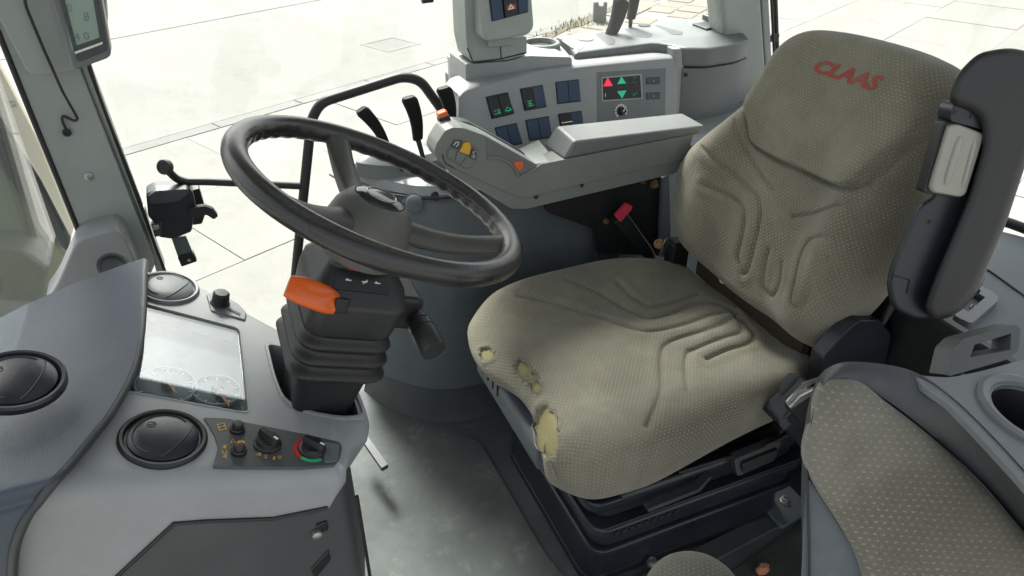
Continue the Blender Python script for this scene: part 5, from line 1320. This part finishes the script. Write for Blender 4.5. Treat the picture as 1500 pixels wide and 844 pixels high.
slab('skirt', rnd([fp_(*a)-FN*.012 for a in [(1186, 700), (1262, 820), (1330, 970), (1172, 970)]], .01, 3), V((.65, .49, -.754))*.05, M['slate'], ps, (), .008)
# tray top
TN_ = V((.10, -.10, .99)).normalized(); T0_ = fp_(1262, 534)-FN*.02
tp = lambda x, y: PP(x, y, T0_, TN_)
tray = [tp(1338, 548), tp(1360, 551), tp(1390, 553), tp(1440, 543), tp(1500, 526), tp(1640, 505), tp(1760, 700), tp(1640, 900), tp(1575, 800), tp(1490, 700), tp(1440, 646), tp(1388, 592), tp(1350, 566)]
cupc = tp(1518, 606)
hole = [cupc+V((math.cos(a)*.047, math.sin(a)*.047, 0)) for a in np.linspace(0, 2*math.pi, 40, endpoint=False)]
hole = [p-TN_*((p-T0_).dot(TN_)) for p in hole]
slab('tray', rnd(tray, .02, 4, only=[0, 1, 2, 3, 4, 12]), -TN_*.007, M['mid'], ps, [hole], .003, 4)
lathe('cup_holder', cupc, TN_, [(.064, -.004), (.063, .0035), (.058, .0055), (.050, .003), (.0465, -.006)], M['mid'], ps, 56, False)
lathe('cup_well', cupc, TN_, [(.0475, -.005), (.0470, -.006), (.0435, -.07), (.0005, -.072)], M['black'], ps, 40, False)
# grab loop behind the tray
gl = rndpath([tp(1392, 548)-TN_*.004, tp(1388, 528)+TN_*.01, tp(1396, 514)+TN_*.02, tp(1480, 496)+TN_*.02, tp(1486, 522)+TN_*.004], .012, 5)
slab('grab_bracket', rnd([tp(*a)+TN_*h for a, h in (((1388, 552), .0), ((1390, 522), .012), ((1402, 511), .016), ((1478, 491), .018), ((1486, 497), .016), ((1488, 520), .006), ((1470, 530), .002))], .006, 3), -TN_*.012+V((0, .02, 0)), M['lower'], ps, [[tp(*a)+TN_*h for a, h in (((1420, 517), .013), ((1472, 502), .015), ((1476, 519), .007), ((1416, 531), .008))]], .003)
# lower cushion corner
dm = []
cc_ = PD(1016, 880, 1.22); duv = []
for i in range(17):
    a = R(90*i/16); dm.append([cc_+V((math.cos(t)*.075*math.cos(a), math.sin(t)*.075*math.cos(a), .075*math.sin(a)*.8)) for t in np.linspace(0, 2*math.pi, 40, endpoint=False)])
dm = dm[:-1]
for r_ in dm:
    for k, p in enumerate(r_): duv.append((p.x*1.2+p.z*.4, p.y*1.2+p.z*.5))
loft('seat_cushion', [[p-V((0, 0, .06)) for p in dm[0]]]+dm, M['fabric2'], ps, True, 0, 0, [(p.x, p.y+.3*p.z) for p in dm[0]]+duv)

# ---- rear left trim behind the seats
rt_ = thing('rear_side_trim', 'slate plastic rear side trim with recessed handle behind the seat', 'trim panel', (.7, -.3, 0))
rz = lambda x, y: PZ(x, y, .60)
slab('trim_top', rnd([rz(*a) for a in [(1392, 322), (1470, 338), (1600, 372), (1640, 520), (1560, 600), (1440, 560), (1390, 525)]], .02, 4), V((0, 0, -.05)), M['slate'], rt_, (), .008, 4)
tube('trim_seam', [rz(*a)+V((0, 0, .001)) for a in [(1400, 378), (1450, 398), (1500, 434), (1560, 480)]], .0025, M['rubber'], rt_, 6)
slab('lower_wall', [V((.40, -.66, .0)), V((.40, .30, .0)), V((.40, .30, .575)), V((.40, -.30, .66)), V((.40, -.66, .66))], V((.02, 0, 0)), M['black'], rt_, (), .004)
slab('handle_frame', rnd([rz(*a)+V((0, 0, .012)) for a in [(1398, 432), (1420, 418), (1454, 436), (1461, 446), (1420, 482), (1395, 470)]], .01, 4), V((0, 0, -.014)), M['mid'], rt_, [[rz(*a)+V((0, 0, .012)) for a in [(1408, 440), (1422, 432), (1440, 443), (1416, 464), (1404, 458)]]], .004)
slab('handle_recess', [rz(*a)+V((0, 0, .002)) for a in [(1400, 436), (1422, 424), (1448, 442), (1416, 474), (1398, 464)]], V((0, 0, -.003)), M['black'], rt_, (), 0)
strokes([[(1420, 451), (1424, 448), (1428, 451), (1424, 455), (1420, 451)]], M['white'], rt_, lambda a, b: rz(a, b)+V((0, 0, .003)), .0009)
wf = tube('window_frame', [rz(*a)+V((0, 0, .012)) for a in [(1455, 327), (1480, 335), (1520, 350), (1600, 378)]], .012, M['rubber'], None, 10); tag(wf, 'black rubber window frame edge at the far right', 'window frame')

mt_ = slab('rubber_mat', rnd([V((-.62, .36, .008)), V((-.30, .37, .008)), V((-.235, .32, .008)), V((-.225, -.10, .008)), V((-.20, -.20, .008)), V((-.14, -.77, .008)), V((-.70, -.77, .008))], .05, 5), V((0, 0, -.007)), M['floor'], None, (), .003); tag(mt_, 'worn grey rubber floor mat in front of the driver seat', 'floor mat')
# ---- carpet strip, crumb
cp_ = slab('floor_mat', [V((.02, -.78, .006)), V((.06, -.30, .006)), V((.55, -.20, .006)), V((.60, -.78, .006))], V((0, 0, -.004)), M['carpet'], None, (), .001); tag(cp_, 'coarse dark floor mat between the two seats', 'floor mat')
st_ = slab('floor_step', [V((-.12, -.275, .012)), V((.56, -.205, .012)), V((.56, -.165, .012)), V((-.12, -.22, .012))], V((0, 0, -.012)), M['lower'], None, (), .004); tag(st_, 'dark raised strip on the floor along the seat base', 'step')
cr_c = PZ(1117, 834, .02)
vs = []
rg2 = random.Random(9)
rr_ = []
for i, (h, s) in enumerate(((-.012, .6), (-.004, 1.0), (.006, .95), (.013, .55))):
    rr_.append([cr_c+V((math.cos(t)*.019*s*rg2.uniform(.75, 1.2), math.sin(t)*.012*s*rg2.uniform(.75, 1.2), h)) for t in np.linspace(0, 2*math.pi, 11, endpoint=False)])
M['crumb'] = plastic('orange_crumb', (.42, .13, .05), .8, 300, .6, .6, (.55, .33, .22))
cr_o = loft('crumb', rr_, M['crumb'], None, True, .001, 30); tag(cr_o, 'small orange brown crumb lying on the dark floor mat', 'crumb')
